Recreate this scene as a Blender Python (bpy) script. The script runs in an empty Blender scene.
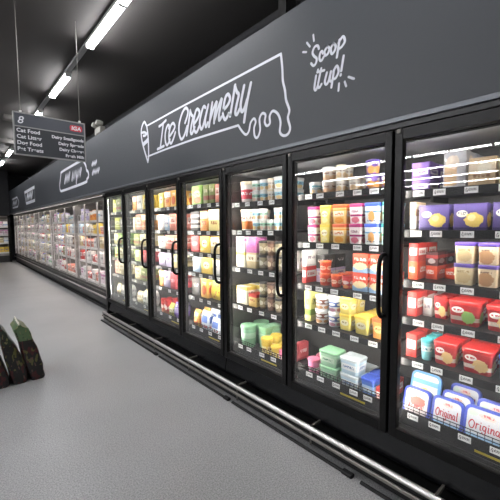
import bpy, bmesh, math, random
from mathutils import Vector, Matrix, noise
R = random.Random(7)
SC = bpy.context.scene
COL = SC.collection
PI = math.pi

# ------------------------------------------------------------------ camera model (measured from the photograph)
F, YAW, PIT, ROL, H = 337.8, math.radians(41.23), math.radians(4.14), math.radians(-0.37), 1.48
FW = Vector((math.sin(YAW)*math.cos(PIT), math.cos(YAW)*math.cos(PIT), -math.sin(PIT)))
_r = Vector((math.cos(YAW), -math.sin(YAW), 0)); _u = _r.cross(FW)
RT = _r*math.cos(ROL)+_u*math.sin(ROL); UP = -_r*math.sin(ROL)+_u*math.cos(ROL)
CAM = Vector((0, 0, H))
def ray(x, y): return FW*F+RT*(x-250)-UP*(y-250)
def onX(x, y, X):
    v = ray(x, y); return CAM+v*(X/v.x)
def onY(x, y, Y):
    v = ray(x, y); return CAM+v*(Y/v.y)

# ------------------------------------------------------------------ materials
def lin(c):
    return tuple((v/12.92 if v <= .04045 else ((v+.055)/1.055)**2.4) for v in (c[0]/255, c[1]/255, c[2]/255))+(1,)
def new_mat(name):
    m = bpy.data.materials.new(name); m.use_nodes = True
    nt = m.node_tree; nt.nodes.clear()
    out = nt.nodes.new('ShaderNodeOutputMaterial')
    return m, nt, out
def plain(name, rgb, rough=.5, metal=0, spec=.5, bump=0, bscale=200, vary=0):
    m, nt, out = new_mat(name)
    b = nt.nodes.new('ShaderNodeBsdfPrincipled')
    b.inputs['Base Color'].default_value = lin(rgb); b.inputs['Roughness'].default_value = rough
    b.inputs['Metallic'].default_value = metal; b.inputs['Specular IOR Level'].default_value = spec
    if bump or vary:
        tc = nt.nodes.new('ShaderNodeTexCoord'); n = nt.nodes.new('ShaderNodeTexNoise')
        n.inputs['Scale'].default_value = bscale; nt.links.new(tc.outputs['Object'], n.inputs['Vector'])
        if bump:
            bp = nt.nodes.new('ShaderNodeBump'); bp.inputs['Strength'].default_value = bump
            nt.links.new(n.outputs['Fac'], bp.inputs['Height']); nt.links.new(bp.outputs['Normal'], b.inputs['Normal'])
        if vary:
            mr = nt.nodes.new('ShaderNodeMapRange'); mr.inputs[3].default_value = max(.02, rough-vary); mr.inputs[4].default_value = rough+vary
            nt.links.new(n.outputs['Fac'], mr.inputs[0]); nt.links.new(mr.outputs[0], b.inputs['Roughness'])
    nt.links.new(b.outputs[0], out.inputs[0])
    return m
def emit(name, rgb, s):
    m, nt, out = new_mat(name); e = nt.nodes.new('ShaderNodeEmission')
    e.inputs[0].default_value = lin(rgb); e.inputs[1].default_value = s
    nt.links.new(e.outputs[0], out.inputs[0]); return m
def glass_mat(name, tint=(1, 1, 1, 1), ior=1.45, rough=0.0, haze=0.0, panes=2.2):
    m, nt, out = new_mat(name)
    t = nt.nodes.new('ShaderNodeBsdfTransparent'); t.inputs[0].default_value = tint
    g = nt.nodes.new('ShaderNodeBsdfGlossy'); g.inputs['Roughness'].default_value = rough
    f = nt.nodes.new('ShaderNodeFresnel'); f.inputs[0].default_value = ior
    x = nt.nodes.new('ShaderNodeMixShader')
    ge = nt.nodes.new('ShaderNodeNewGeometry'); inv = nt.nodes.new('ShaderNodeMath'); inv.operation = 'SUBTRACT'; inv.inputs[0].default_value = 1
    nt.links.new(ge.outputs['Backfacing'], inv.inputs[1])
    mu = nt.nodes.new('ShaderNodeMath'); mu.operation = 'MULTIPLY'; nt.links.new(f.outputs[0], mu.inputs[0]); nt.links.new(inv.outputs[0], mu.inputs[1])
    m2 = nt.nodes.new('ShaderNodeMath'); m2.operation = 'MULTIPLY'; m2.use_clamp = True; m2.inputs[1].default_value = panes; nt.links.new(mu.outputs[0], m2.inputs[0]); mu = m2
    nt.links.new(mu.outputs[0], x.inputs[0]); nt.links.new(t.outputs[0], x.inputs[1]); nt.links.new(g.outputs[0], x.inputs[2])
    if haze:
        d = nt.nodes.new('ShaderNodeBsdfDiffuse'); d.inputs[0].default_value = (.9, .9, .88, 1)
        n = nt.nodes.new('ShaderNodeTexNoise'); n.inputs['Scale'].default_value = 2.2
        tc = nt.nodes.new('ShaderNodeTexCoord'); nt.links.new(tc.outputs['Object'], n.inputs['Vector'])
        mm = nt.nodes.new('ShaderNodeMath'); mm.operation = 'MULTIPLY'; mm.inputs[1].default_value = haze; nt.links.new(n.outputs['Fac'], mm.inputs[0])
        y = nt.nodes.new('ShaderNodeMixShader'); nt.links.new(mm.outputs[0], y.inputs[0]); nt.links.new(x.outputs[0], y.inputs[1]); nt.links.new(d.outputs[0], y.inputs[2]); x = y
    nt.links.new(x.outputs[0], out.inputs[0]); return m

class G:
    """tiny node-graph helper for printed packaging"""
    def __init__(s, name):
        s.m, s.nt, s.out = new_mat(name)
        tc = s.nt.nodes.new('ShaderNodeTexCoord')
        sp = s.nt.nodes.new('ShaderNodeSeparateXYZ'); s.nt.links.new(tc.outputs['Generated'], sp.inputs[0])
        sn = s.nt.nodes.new('ShaderNodeSeparateXYZ'); s.nt.links.new(tc.outputs['Normal'], sn.inputs[0])
        side = s.M('GREATER_THAN', s.M('ABSOLUTE', sn.outputs[1], 0), .75)
        d = s.M('SUBTRACT', sp.outputs[0], sp.outputs[1])
        s.u = s.M('ADD', s.M('MULTIPLY', s.M('MULTIPLY', d, side), 1), sp.outputs[1])
        s.u = s.M('SUBTRACT', 1.0, s.u)                      # reads from the viewer's side
        s.z = sp.outputs[2]
    def M(s, op, a, b=0, c=None):
        n = s.nt.nodes.new('ShaderNodeMath'); n.operation = op
        for i, v in enumerate((a, b, c)):
            if v is None: continue
            if isinstance(v, (int, float)): n.inputs[i].default_value = v
            else: s.nt.links.new(v, n.inputs[i])
        return n.outputs[0]
    def noise(s, sx, sz, seed=0, det=2):
        cb = s.nt.nodes.new('ShaderNodeCombineXYZ')
        s.nt.links.new(s.M('MULTIPLY', s.u, sx), cb.inputs[0]); s.nt.links.new(s.M('MULTIPLY', s.z, sz), cb.inputs[2])
        cb.inputs[1].default_value = seed
        n = s.nt.nodes.new('ShaderNodeTexNoise'); n.inputs['Scale'].default_value = 1; n.inputs['Detail'].default_value = det
        s.nt.links.new(cb.outputs[0], n.inputs['Vector']); return n.outputs['Fac']
    def rect(s, u0, u1, z0, z1):
        return s.M('MULTIPLY', s.M('COMPARE', s.u, (u0+u1)/2, (u1-u0)/2), s.M('COMPARE', s.z, (z0+z1)/2, (z1-z0)/2))
    def ell(s, cu, cz, ru, rz, wob=.0, seed=0):
        a = s.M('POWER', s.M('ABSOLUTE', s.M('DIVIDE', s.M('SUBTRACT', s.u, cu), ru)), 2.)
        b = s.M('POWER', s.M('ABSOLUTE', s.M('DIVIDE', s.M('SUBTRACT', s.z, cz), rz)), 2.)
        r = s.M('ADD', a, b)
        if wob: r = s.M('ADD', r, s.M('MULTIPLY', s.M('SUBTRACT', s.noise(9, 9, seed), .5), wob))
        return s.M('LESS_THAN', r, 1.)
    def text(s, u0, u1, z0, z1, sc=40, seed=0, thr=.48):
        return s.M('MULTIPLY', s.rect(u0, u1, z0, z1), s.M('GREATER_THAN', s.noise(sc, sc*.35, seed, 0), thr))
    def mix(s, fac, a, b):
        n = s.nt.nodes.new('ShaderNodeMix'); n.data_type = 'RGBA'
        s.nt.links.new(fac, n.inputs[0])
        for i, v in ((6, a), (7, b)):
            if isinstance(v, tuple): n.inputs[i].default_value = v
            else: s.nt.links.new(v, n.inputs[i])
        return n.outputs[2]
def pack(name, base, layers=(), rough=.42):
    g = G(name); c = lin(base)
    for i, L in enumerate(layers):
        k, col, a = L[0], lin(L[1]), L[2:]
        sd = len(name)*3.1+i*7.7
        if k == 'rect': f = g.rect(*a)
        elif k == 'band': f = g.rect(-1, 2, *a)
        elif k == 'ell': f = g.ell(*a)
        elif k == 'blob': f = g.ell(*a, 1.3, sd)
        elif k == 'text': f = g.text(*a, seed=sd)
        elif k == 'mott': f = g.M('GREATER_THAN', g.noise(a[0], a[0], sd), a[1])
        c = g.mix(f, c, col)
    b = g.nt.nodes.new('ShaderNodeBsdfPrincipled'); b.inputs['Roughness'].default_value = rough
    if isinstance(c, tuple): b.inputs['Base Color'].default_value = c
    else: g.nt.links.new(c, b.inputs['Base Color'])
    g.nt.links.new(b.outputs[0], g.out.inputs[0]); return g.m

M = {}
M['bulkhead'] = plain('charcoal_painted_panel', (65, 68, 72), .5, spec=.35, bump=.02, bscale=60, vary=.05)
M['bulklip'] = plain('grey_metal_lip', (104, 107, 112), .4, .4)
M['liplow'] = plain('dark_grey_metal', (52, 52, 52), .45, .2)
M['black'] = plain('black_frame', (11, 10.5, 10), .35, spec=.22)
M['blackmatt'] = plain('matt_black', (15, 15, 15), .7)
M['kick'] = plain('black_gloss_plinth', (10, 11, 14), .24, spec=.3, bump=.02, bscale=8)
M['steel'] = plain('brushed_steel', (205, 203, 200), .36, 1, vary=.06, bscale=40)
M['steel_dull'] = plain('dull_steel', (150, 146, 140), .45, .9)
M['liner'] = plain('dark_freezer_liner', (58, 57, 56), .5)
M['shelf'] = plain('black_shelf', (20, 19, 19), .5, spec=.25)
M['rail'] = plain('price_rail_black', (17, 17, 18), .4, spec=.25)
M['ceiling'] = plain('dark_ceiling_paint', (66, 63, 61), .8)
M['darkwall'] = plain('dark_wall_paint', (40, 40, 43), .8)
M['trunk'] = plain('grey_trunking', (165, 165, 165), .5)
M['white_vinyl'] = plain('white_vinyl_graphic', (220, 222, 230), .5)
M['sign_white'] = plain('sign_lettering_white', (225, 226, 230), .5)
M['sign'] = plain('sign_charcoal', (50, 53, 58), .5)
M['sign_head'] = plain('sign_grey_header', (74, 78, 86), .5)
M['sign_edge'] = plain('sign_silver_frame', (150, 150, 148), .45, .3)
M['logo_red'] = plain('logo_red', (205, 60, 75), .4)
M['wire'] = plain('sign_wire', (120, 118, 112), .5, .6)
M['whiteplastic'] = plain('white_plastic', (225, 225, 220), .4)
M['cream_plastic'] = plain('cream_plastic', (214, 210, 196), .45)
M['dairy_liner'] = plain('white_dairy_liner', (140, 136, 132), .5)
M['dairy_shelf'] = plain('white_dairy_shelf', (235, 232, 228), .4)
M['dairy_edge'] = plain('dairy_door_edge', (190, 186, 184), .35, .3)
M['yellow_strip'] = plain('yellow_sticker', (196, 176, 40), .5)
M['led'] = emit('light_strip', (255, 249, 238), 165)
M['added_shelf_light'] = emit('added_strip_shelf', (255, 249, 240), 78)  # glow for strips added under the shelf fronts to even out product lighting
M['added_top_light'] = emit('added_strip_top', (255, 252, 250), 22)  # glow for the strip added above the bays to brighten their tops
M['postblack'] = plain('post_matt_black', (10, 10, 10), .9, spec=.1)
M['toppanel'] = plain('white_freezer_top', (160, 162, 166), .5)
M['led_dairy'] = emit('led_strip_dairy', (255, 246, 238), 17)
M['tube'] = emit('ceiling_light_diffuser', (252, 252, 255), 61)
M['glass'] = glass_mat('freezer_glass', (.98, .98, .98, 1), haze=.03)
M['glass_fog'] = glass_mat('fogged_glass', (.93, .95, .92, 1), haze=.16)
M['glass_dairy'] = glass_mat('dairy_glass', (.97, .97, .97, 1), 1.12, haze=.02, panes=1)
M['conduit'] = plain('dark_conduit', (92, 89, 86), .6)
M['aged_plastic'] = plain('aged_plastic', (150, 148, 140), .5)
M['bracket'] = plain('bracket_grey', (110, 106, 100), .5, .5)

def floor_mat():
    m, nt, out = new_mat('grey_speckled_vinyl')
    b = nt.nodes.new('ShaderNodeBsdfPrincipled')
    tc = nt.nodes.new('ShaderNodeTexCoord')
    n1 = nt.nodes.new('ShaderNodeTexNoise'); n1.inputs['Scale'].default_value = 120; n1.inputs['Detail'].default_value = 3
    n2 = nt.nodes.new('ShaderNodeTexNoise'); n2.inputs['Scale'].default_value = 1.1; n2.inputs['Detail'].default_value = 4
    v = nt.nodes.new('ShaderNodeTexVoronoi'); v.inputs['Scale'].default_value = 220
    r1 = nt.nodes.new('ShaderNodeValToRGB')
    r1.color_ramp.elements[0].position = .3; r1.color_ramp.elements[0].color = lin((122, 122, 122))
    r1.color_ramp.elements[1].position = .72; r1.color_ramp.elements[1].color = lin((178, 178, 178))
    r2 = nt.nodes.new('ShaderNodeMapRange'); r2.inputs[1].default_value = .3; r2.inputs[2].default_value = .7; r2.inputs[3].default_value = .9; r2.inputs[4].default_value = 1.06
    r3 = nt.nodes.new('ShaderNodeMapRange'); r3.inputs[1].default_value = 0; r3.inputs[2].default_value = .5; r3.inputs[3].default_value = .74; r3.inputs[4].default_value = 1.06
    for n in (n1, n2, v): nt.links.new(tc.outputs['Object'], n.inputs['Vector'])
    nt.links.new(n1.outputs['Fac'], r1.inputs[0]); nt.links.new(n2.outputs['Fac'], r2.inputs[0]); nt.links.new(v.outputs['Distance'], r3.inputs[0])
    mu = nt.nodes.new('ShaderNodeMath'); mu.operation = 'MULTIPLY'; nt.links.new(r2.outputs[0], mu.inputs[0]); nt.links.new(r3.outputs[0], mu.inputs[1])
    vm = nt.nodes.new('ShaderNodeVectorMath'); vm.operation = 'SCALE'
    nt.links.new(r1.outputs[0], vm.inputs[0]); nt.links.new(mu.outputs[0], vm.inputs['Scale'])
    nt.links.new(vm.outputs[0], b.inputs['Base Color'])
    b.inputs['Roughness'].default_value = .36; b.inputs['Specular IOR Level'].default_value = .55
    bp = nt.nodes.new('ShaderNodeBump'); bp.inputs['Strength'].default_value = .02
    nt.links.new(n1.outputs['Fac'], bp.inputs['Height']); nt.links.new(bp.outputs[0], b.inputs['Normal'])
    nt.links.new(b.outputs[0], out.inputs[0]); return m
M['floor'] = floor_mat()

# ------------------------------------------------------------------ mesh helpers
def BM(): return bmesh.new()
def box(bm, x0, x1, y0, y1, z0, z1, bev=0):
    ps = [(x, y, z) for x in (x0, x1) for y in (y0, y1) for z in (z0, z1)]
    v = [bm.verts.new(p) for p in ps]
    fs = [bm.faces.new([v[i] for i in f]) for f in ((0, 1, 3, 2), (4, 6, 7, 5), (0, 4, 5, 1), (2, 3, 7, 6), (0, 2, 6, 4), (1, 5, 7, 3))]
    if bev:
        es = list({e for f in fs for e in f.edges})
        bmesh.ops.bevel(bm, geom=es, offset=bev, segments=2, affect='EDGES', profile=.5)
def tube(bm, pts, r, n=10, closed=False):
    pts = [Vector(p) for p in pts]; rings = []
    up = None
    for i, p in enumerate(pts):
        t = (pts[min(i+1, len(pts)-1)]-pts[max(i-1, 0)]).normalized()
        a = Vector((0, 0, 1)) if abs(t.z) < .9 else Vector((1, 0, 0))
        if up is None: up = t.cross(a).normalized()
        up = (up-t*up.dot(t)).normalized(); w = t.cross(up)
        rings.append([bm.verts.new(p+up*r*math.cos(2*PI*k/n)+w*r*math.sin(2*PI*k/n)) for k in range(n)])
    for a, b in zip(rings, rings[1:]):
        for k in range(n): bm.faces.new((a[k], a[(k+1) % n], b[(k+1) % n], b[k]))
    bm.faces.new(rings[0][::-1]); bm.faces.new(rings[-1])
def rr(hx, hy, rad, n=5):
    rad = min(rad, hx, hy); o = []
    for cx, cy, a0 in ((hx-rad, hy-rad, 0), (-hx+rad, hy-rad, PI/2), (-hx+rad, -hy+rad, PI), (hx-rad, -hy+rad, 1.5*PI)):
        for k in range(n+1):
            a = a0+PI/2*k/n; o.append((cx+rad*math.cos(a), cy+rad*math.sin(a)))
    return o
def loft(bm, rings, caps=True):
    """rings of (z, half depth, half width, corner radius[, x shift, y shift])"""
    rs = []
    for q in rings:
        z, hx, hy, rad = q[:4]; dx, dy = (q[4:]+(0, 0))[:2]
        rs.append([bm.verts.new((x+dx, y+dy, z)) for x, y in rr(hx, hy, rad)])
    n = len(rs[0])
    for a, b in zip(rs, rs[1:]):
        for k in range(n): bm.faces.new((a[k], a[(k+1) % n], b[(k+1) % n], b[k]))
    if caps:
        bm.faces.new(rs[0][::-1]); bm.faces.new(rs[-1])
def finish(name, bm, mat, smooth=None):
    bmesh.ops.remove_doubles(bm, verts=bm.verts, dist=1e-6)
    bmesh.ops.recalc_face_normals(bm, faces=bm.faces)
    me = bpy.data.meshes.new(name); bm.to_mesh(me); bm.free()
    if mat: me.materials.append(mat)
    if smooth:
        me.shade_smooth()
        try: me.set_sharp_from_angle(angle=math.radians(smooth))
        except Exception: pass
    return me
def link(name, me, parent=None):
    o = bpy.data.objects.new(name, me); COL.objects.link(o)
    if parent: o.parent = parent
    return o
def obj(name, bm, mat, parent=None, smooth=None): return link(name, finish(name, bm, mat, smooth), parent)
def bobj(name, mat, parent, *b, bev=0):
    bm = BM(); box(bm, *b, bev=bev); return obj(name, bm, mat, parent)
def tag(o, label, cat, group=None, kind=None):
    if label: o['label'] = label
    if cat: o['category'] = cat
    if group: o['group'] = group
    if kind: o['kind'] = kind
    return o
def thing(name, label, cat, loc=(0, 0, 0), group=None):
    o = bpy.data.objects.new(name, None); o.empty_display_size = .1; COL.objects.link(o); o.location = loc
    return tag(o, label, cat, group)
def struct(o): o['kind'] = 'structure'; return o
def catmull(pts, n=6):
    if len(pts) < 3: return pts
    P = [pts[0]]+list(pts)+[pts[-1]]; o = []
    for i in range(1, len(P)-2):
        a, b, c, d = P[i-1], P[i], P[i+1], P[i+2]
        for k in range(n):
            t = k/n
            o.append(tuple(.5*(2*b[j]+(c[j]-a[j])*t+(2*a[j]-5*b[j]+4*c[j]-d[j])*t*t+(3*b[j]-a[j]-3*c[j]+d[j])*t**3) for j in range(len(b))))
    o.append(tuple(pts[-1])); return o
def ribbon(bm, pts, w, X, th=.0006):
    """flat brush stroke lying on the wall plane at depth X: pts are (y, z); a thin slab with round ends"""
    P = [Vector((p[0], p[1])) for p in pts]
    L, Rr = [], []
    for i, p in enumerate(P):
        t = (P[min(i+1, len(P)-1)]-P[max(i-1, 0)])
        t = t.normalized() if t.length > 1e-9 else Vector((1, 0))
        n = Vector((-t.y, t.x)); L.append(p+n*w/2); Rr.append(p-n*w/2)
    def V(q, x): return bm.verts.new((x, q.x, q.y))
    f = [(V(a, X-th), V(b, X-th)) for a, b in zip(L, Rr)]
    for (a, b), (c, d) in zip(f, f[1:]): bm.faces.new((a, b, d, c))
    for p in (P[0], P[-1]):
        c = [V(p+Vector((math.cos(k*PI/5), math.sin(k*PI/5)))*w/2, X-th) for k in range(10)]
        bm.faces.new(c)

# ------------------------------------------------------------------ layout constants
D = 1.828                       # plane of the freezer door frames
Y0, P = 5.532, .775             # far joint of the first door, door pitch
def joint(k): return Y0-k*P
ZT, ZB = 1.995, .278
CEIL = 3.80
YFAR = 17.5
RX = 2.75                       # wall behind the cabinets

# ------------------------------------------------------------------ room shell
o = bobj('floor', M['floor'], None, -19, RX+.2, -6, YFAR+1.2, -.1, 0); struct(o)
o = bobj('ceiling', M['ceiling'], None, -19, RX+.2, -6, YFAR+1.2, CEIL, CEIL+.1); struct(o)
o = bobj('wall_right', M['darkwall'], None, RX, RX+.15, -6, YFAR+1.2, 0, CEIL); struct(o)
o = bobj('wall_far', M['darkwall'], None, -19, RX, YFAR+.95, YFAR+1.1, 0, CEIL); struct(o)
# bulkhead fascia above the cabinets
bm = BM(); box(bm, D, D+.06, -1.2, YFAR+.9, 2.055, 2.961, .003)
o = obj('bulkhead', bm, M['bulkhead']); struct(o)
o = bobj('trim_1', M['bulklip'], None, D-.012, D+.05, -1.2, Y0+.1, 2.028, 2.054, bev=.003); struct(o)
o = bobj('trim_2', M['liplow'], None, D+.004, D+.05, -1.2, Y0+.1, 2.0, 2.0275); struct(o)
o = bobj('trim_3', M['bulklip'], None, D-.012, D+.16, Y0+.102, YFAR+.9, 2.012, 2.054, bev=.003); struct(o)
o = bobj('trim_4', M['darkwall'], None, -6, D-.02, YFAR-.3, YFAR+.9, 1.96, CEIL-.001); struct(o)   # fascia of the end wall
# steel column standing behind the fascia
pc = onX(285.5, 6, 2.6)
o = bobj('trim_5', M['blackmatt'], None, 2.55, 2.7, pc.y-.05, pc.y+.05, 0, CEIL); struct(o)

# ------------------------------------------------------------------ wall graphics (flat vinyl on the fascia)
def px_path(pts, ox, oy, s, smooth=True):
    q = []
    for x, y in pts:
        p = onX(ox+x/s, oy+y/s, D); q.append((p.y, p.z))
    return catmull(q) if smooth else q
GX = D-.0005
def graphic(name, label, cat='wall graphic', group=None):
    return thing(name, label, cat, (0, 0, 0), group)
def strokes(name, parent, items, w, mat=None):
    bm = BM()
    for q, it in enumerate(items):
        pts, ox, oy, s = it[:4]; sm = it[4] if len(it) > 4 else True
        ribbon(bm, px_path(pts, ox, oy, s, sm), w, GX-.00007*q)
    return obj(name, bm, mat or M['white_vinyl'], parent)
g = graphic('wall_graphic', 'white frame with melting drips around the words Ice Creamery on the charcoal fascia')
A = (154, 110, 12.5); B = (176, 100, 12.5); Cc = (196, 92, 12.5); Dd = (220, 80, 11.1)
ice = [([(65, 205), (100, 180), (150, 130)],)+A, ([(118, 165), (80, 475)],)+A, ([(45, 490), (85, 470), (125, 450)],)+A,
       ([(186, 228), (190, 195), (170, 195), (148, 260), (140, 340), (150, 420), (170, 435), (200, 370)],)+A,
       ([(200, 325), (248, 250), (262, 200), (240, 165), (210, 200), (190, 290), (190, 370), (212, 418), (240, 370), (268, 280)],)+A]
cream = [([(115, 285), (145, 190), (150, 130), (125, 100), (85, 150), (45, 280), (38, 390), (55, 470), (78, 488), (110, 430), (140, 330)],)+B,
         ([(180, 130), (160, 280), (135, 440)],)+B, ([(180, 135), (195, 185), (214, 215), (195, 310), (185, 400), (202, 420), (235, 340)],)+B,
         ([(232, 295), (280, 215), (295, 145), (265, 115), (240, 170), (222, 290), (232, 380), (260, 402), (290, 330)],)+B,
         ([(120, 195), (95, 185), (65, 280), (48, 390), (70, 465), (100, 390), (155, 165)],)+Cc, ([(155, 165), (118, 340), (125, 435), (150, 385)],)+Cc,
         ([(205, 135), (165, 430)],)+Cc, ([(178, 350), (225, 200), (262, 125), (235, 290), (228, 385)],)+Cc,
         ([(238, 340), (285, 180), (325, 85), (292, 270), (292, 352), (320, 315)],)+Cc,
         ([(338, 235), (398, 165), (428, 85), (405, 30), (370, 70), (345, 200), (340, 290), (370, 345), (410, 270)],)+Cc,
         ([(170, 60), (115, 400)],)+Dd, ([(168, 65), (188, 130), (210, 165), (190, 260), (172, 360), (190, 382), (222, 320)],)+Dd,
         ([(270, 65), (232, 270), (245, 350), (275, 310), (305, 210)],)+Dd, ([(345, 35), (300, 260), (270, 465)],)+Dd]
strokes('lettering', g, ice+cream, .030)
E5 = (230, 50, 5)
drip = [(255, 20), (262, 90), (265, 155), (275, 200), (281, 250), (297, 300), (290, 340), (301, 390), (290, 420), (268, 428), (250, 410), (253, 360), (240, 320), (215, 305),
        (199, 330), (200, 365), (185, 379), (174, 360), (178, 325), (162, 317), (148, 345), (151, 400), (138, 437), (124, 430), (121, 390), (129, 360), (120, 343), (103, 365), (95, 405), (80, 423), (60, 405), (42, 377)]
strokes('border', g, [(drip,)+E5, ([(147.2, 125.8), (175.6, 110), (281, 54)], 0, 0, 1, False), ([(238.4, 125.4), (194, 139.2), (166, 149.2), (148, 156.4)], 0, 0, 1, False)], .02)
F8 = (130, 110, 8.33)
strokes('cone_drawing', g, [([(140, 135), (120, 100), (100, 140), (94, 200), (108, 290), (150, 432)],)+F8, ([(140, 135), (152, 230), (156, 380), (150, 432)],)+F8,
                            ([(100, 190), (122, 186), (140, 200)],)+F8, ([(112, 215), (128, 212), (146, 190)],)+F8, ([(106, 285), (130, 262), (150, 240)],)+F8, ([(110, 300), (132, 275), (153, 258)],)+F8], .03)
g2 = graphic('wall_graphic', 'small white slanted words Scoop it up with short rays on the charcoal fascia')
S8 = (304, 32, 8.34)
sc = [[(125, 140), (115, 115), (90, 125), (72, 170), (84, 200), (106, 222), (100, 260), (80, 282), (60, 262)],
      [(157, 178), (150, 160), (135, 180), (130, 225), (145, 240), (167, 205)],
      [(195, 120), (172, 165), (180, 195), (200, 180), (213, 140), (196, 119)], [(245, 95), (225, 140), (232, 182), (252, 165), (266, 120), (247, 94)],
      [(297, 65), (275, 212)], [(290, 90), (325, 38), (342, 75), (318, 120), (288, 145)],
      [(102, 365), (88, 465), (100, 485), (117, 445)], [(118, 316), (117, 322)], [(145, 305), (118, 440), (128, 465), (147, 435)], [(112, 336), (170, 320)],
      [(192, 340), (175, 415), (188, 438), (208, 405), (226, 330)], [(226, 330), (215, 400), (230, 412)],
      [(252, 315), (230, 462)], [(246, 330), (275, 283), (290, 330), (265, 385), (240, 392)],
      [(332, 200), (312, 325)], [(308, 355), (307, 362)]]
strokes('lettering', g2, [(q,)+S8 for q in sc], .0165)
for q in ([(78, 25), (84, 75)], [(25, 90), (50, 122)], [(-8, 168), (20, 168)], [(372, 375), (417, 390)], [(340, 415), (352, 452)], [(293, 430), (288, 490)]):
    strokes('ray_mark', g2, [(q,)+S8], .014)
g3 = graphic('wall_graphic', 'white outlined badge of script above the near end of the dairy cases')
T10 = (56, 155, 10)
strokes('border', g3, [([(50, 190), (65, 165), (235, 65), (262, 55), (280, 70), (300, 112), (306, 150), (322, 170), (326, 215), (308, 245), (300, 270), (180, 318), (75, 355), (48, 358), (38, 320), (42, 260), (50, 190)],)+T10], .05)
def scrawl(x0, x1, y0, y1, sl, n):
    o = []
    for k in range(n):
        x = x0+(x1-x0)*k/(n-1); dy = -(x-x0)*sl
        o += [(x-4, y1+dy), (x+6, y0+dy)]
    return o
strokes('lettering', g3, [(scrawl(92, 132, 196, 280, .42, 5),)+T10+(False,), (scrawl(165, 245, 170, 250, .42, 7),)+T10+(False,), ([(208, 210), (204, 275)],)+T10], .07)
strokes('slogan', g3, [(scrawl(366, 398, 72, 100, .3, 4),)+T10+(False,), (scrawl(370, 425, 152, 190, .3, 5),)+T10+(False,)], .06)
g4 = graphic('wall_graphic', 'white rectangular script badge above the far dairy cases, second from the end wall')
K = (8, 180, 14.28)
strokes('border', g4, [([(237, 180), (378, 100), (385, 290), (262, 335), (237, 180)],)+K+(False,)], .09)
strokes('lettering', g4, [(scrawl(275, 340, 200, 270, .3, 4),)+K+(False,)], .16)
g5 = graphic('wall_graphic', 'small faint script badge on the fascia closest to the end wall')
strokes('border', g5, [([(62, 280), (130, 245), (155, 310), (140, 380), (70, 400)],)+K+(False,)], .06)
strokes('lettering', g5, [(scrawl(75, 115, 310, 360, .3, 3),)+K+(False,)], .12)

# ------------------------------------------------------------------ freezers
def bay_tags(parent, z, ya, yb, ts):
    for t in ts:
        y = yb+(ya-yb)*t
        bm = BM(); box(bm, 1.8795, 1.8815, y-.03, y+.03, z-.016, z+.016)
        obj('price_tag', bm, M['tag'], parent)
M['tag'] = pack('price_ticket', (245, 246, 244), [('text', (60, 60, 62), .3, .9, .35, .75, 30), ('text', (60, 60, 60), .08, .25, .2, .8, 18)], .5)
LEVELS = {7: [1.645, 1.43, 1.152, .943, .708, .40], 6: [1.678, 1.338, 1.037, .757, .40], 5: [1.66, 1.42, 1.09, .754, .40]}
for d in (1, 2, 3, 4): LEVELS[d] = [1.68, 1.41, 1.185, .97, .715, .40]
TAGS = {7: [.93, .78, .55, .33, .1], 6: [.9, .72, .52, .3, .12], 5: [.9, .68, .46, .24], 4: [.88, .65, .4, .15], 3: [.85, .5, .2], 2: [.8, .4], 1: [.7, .3]}
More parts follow.
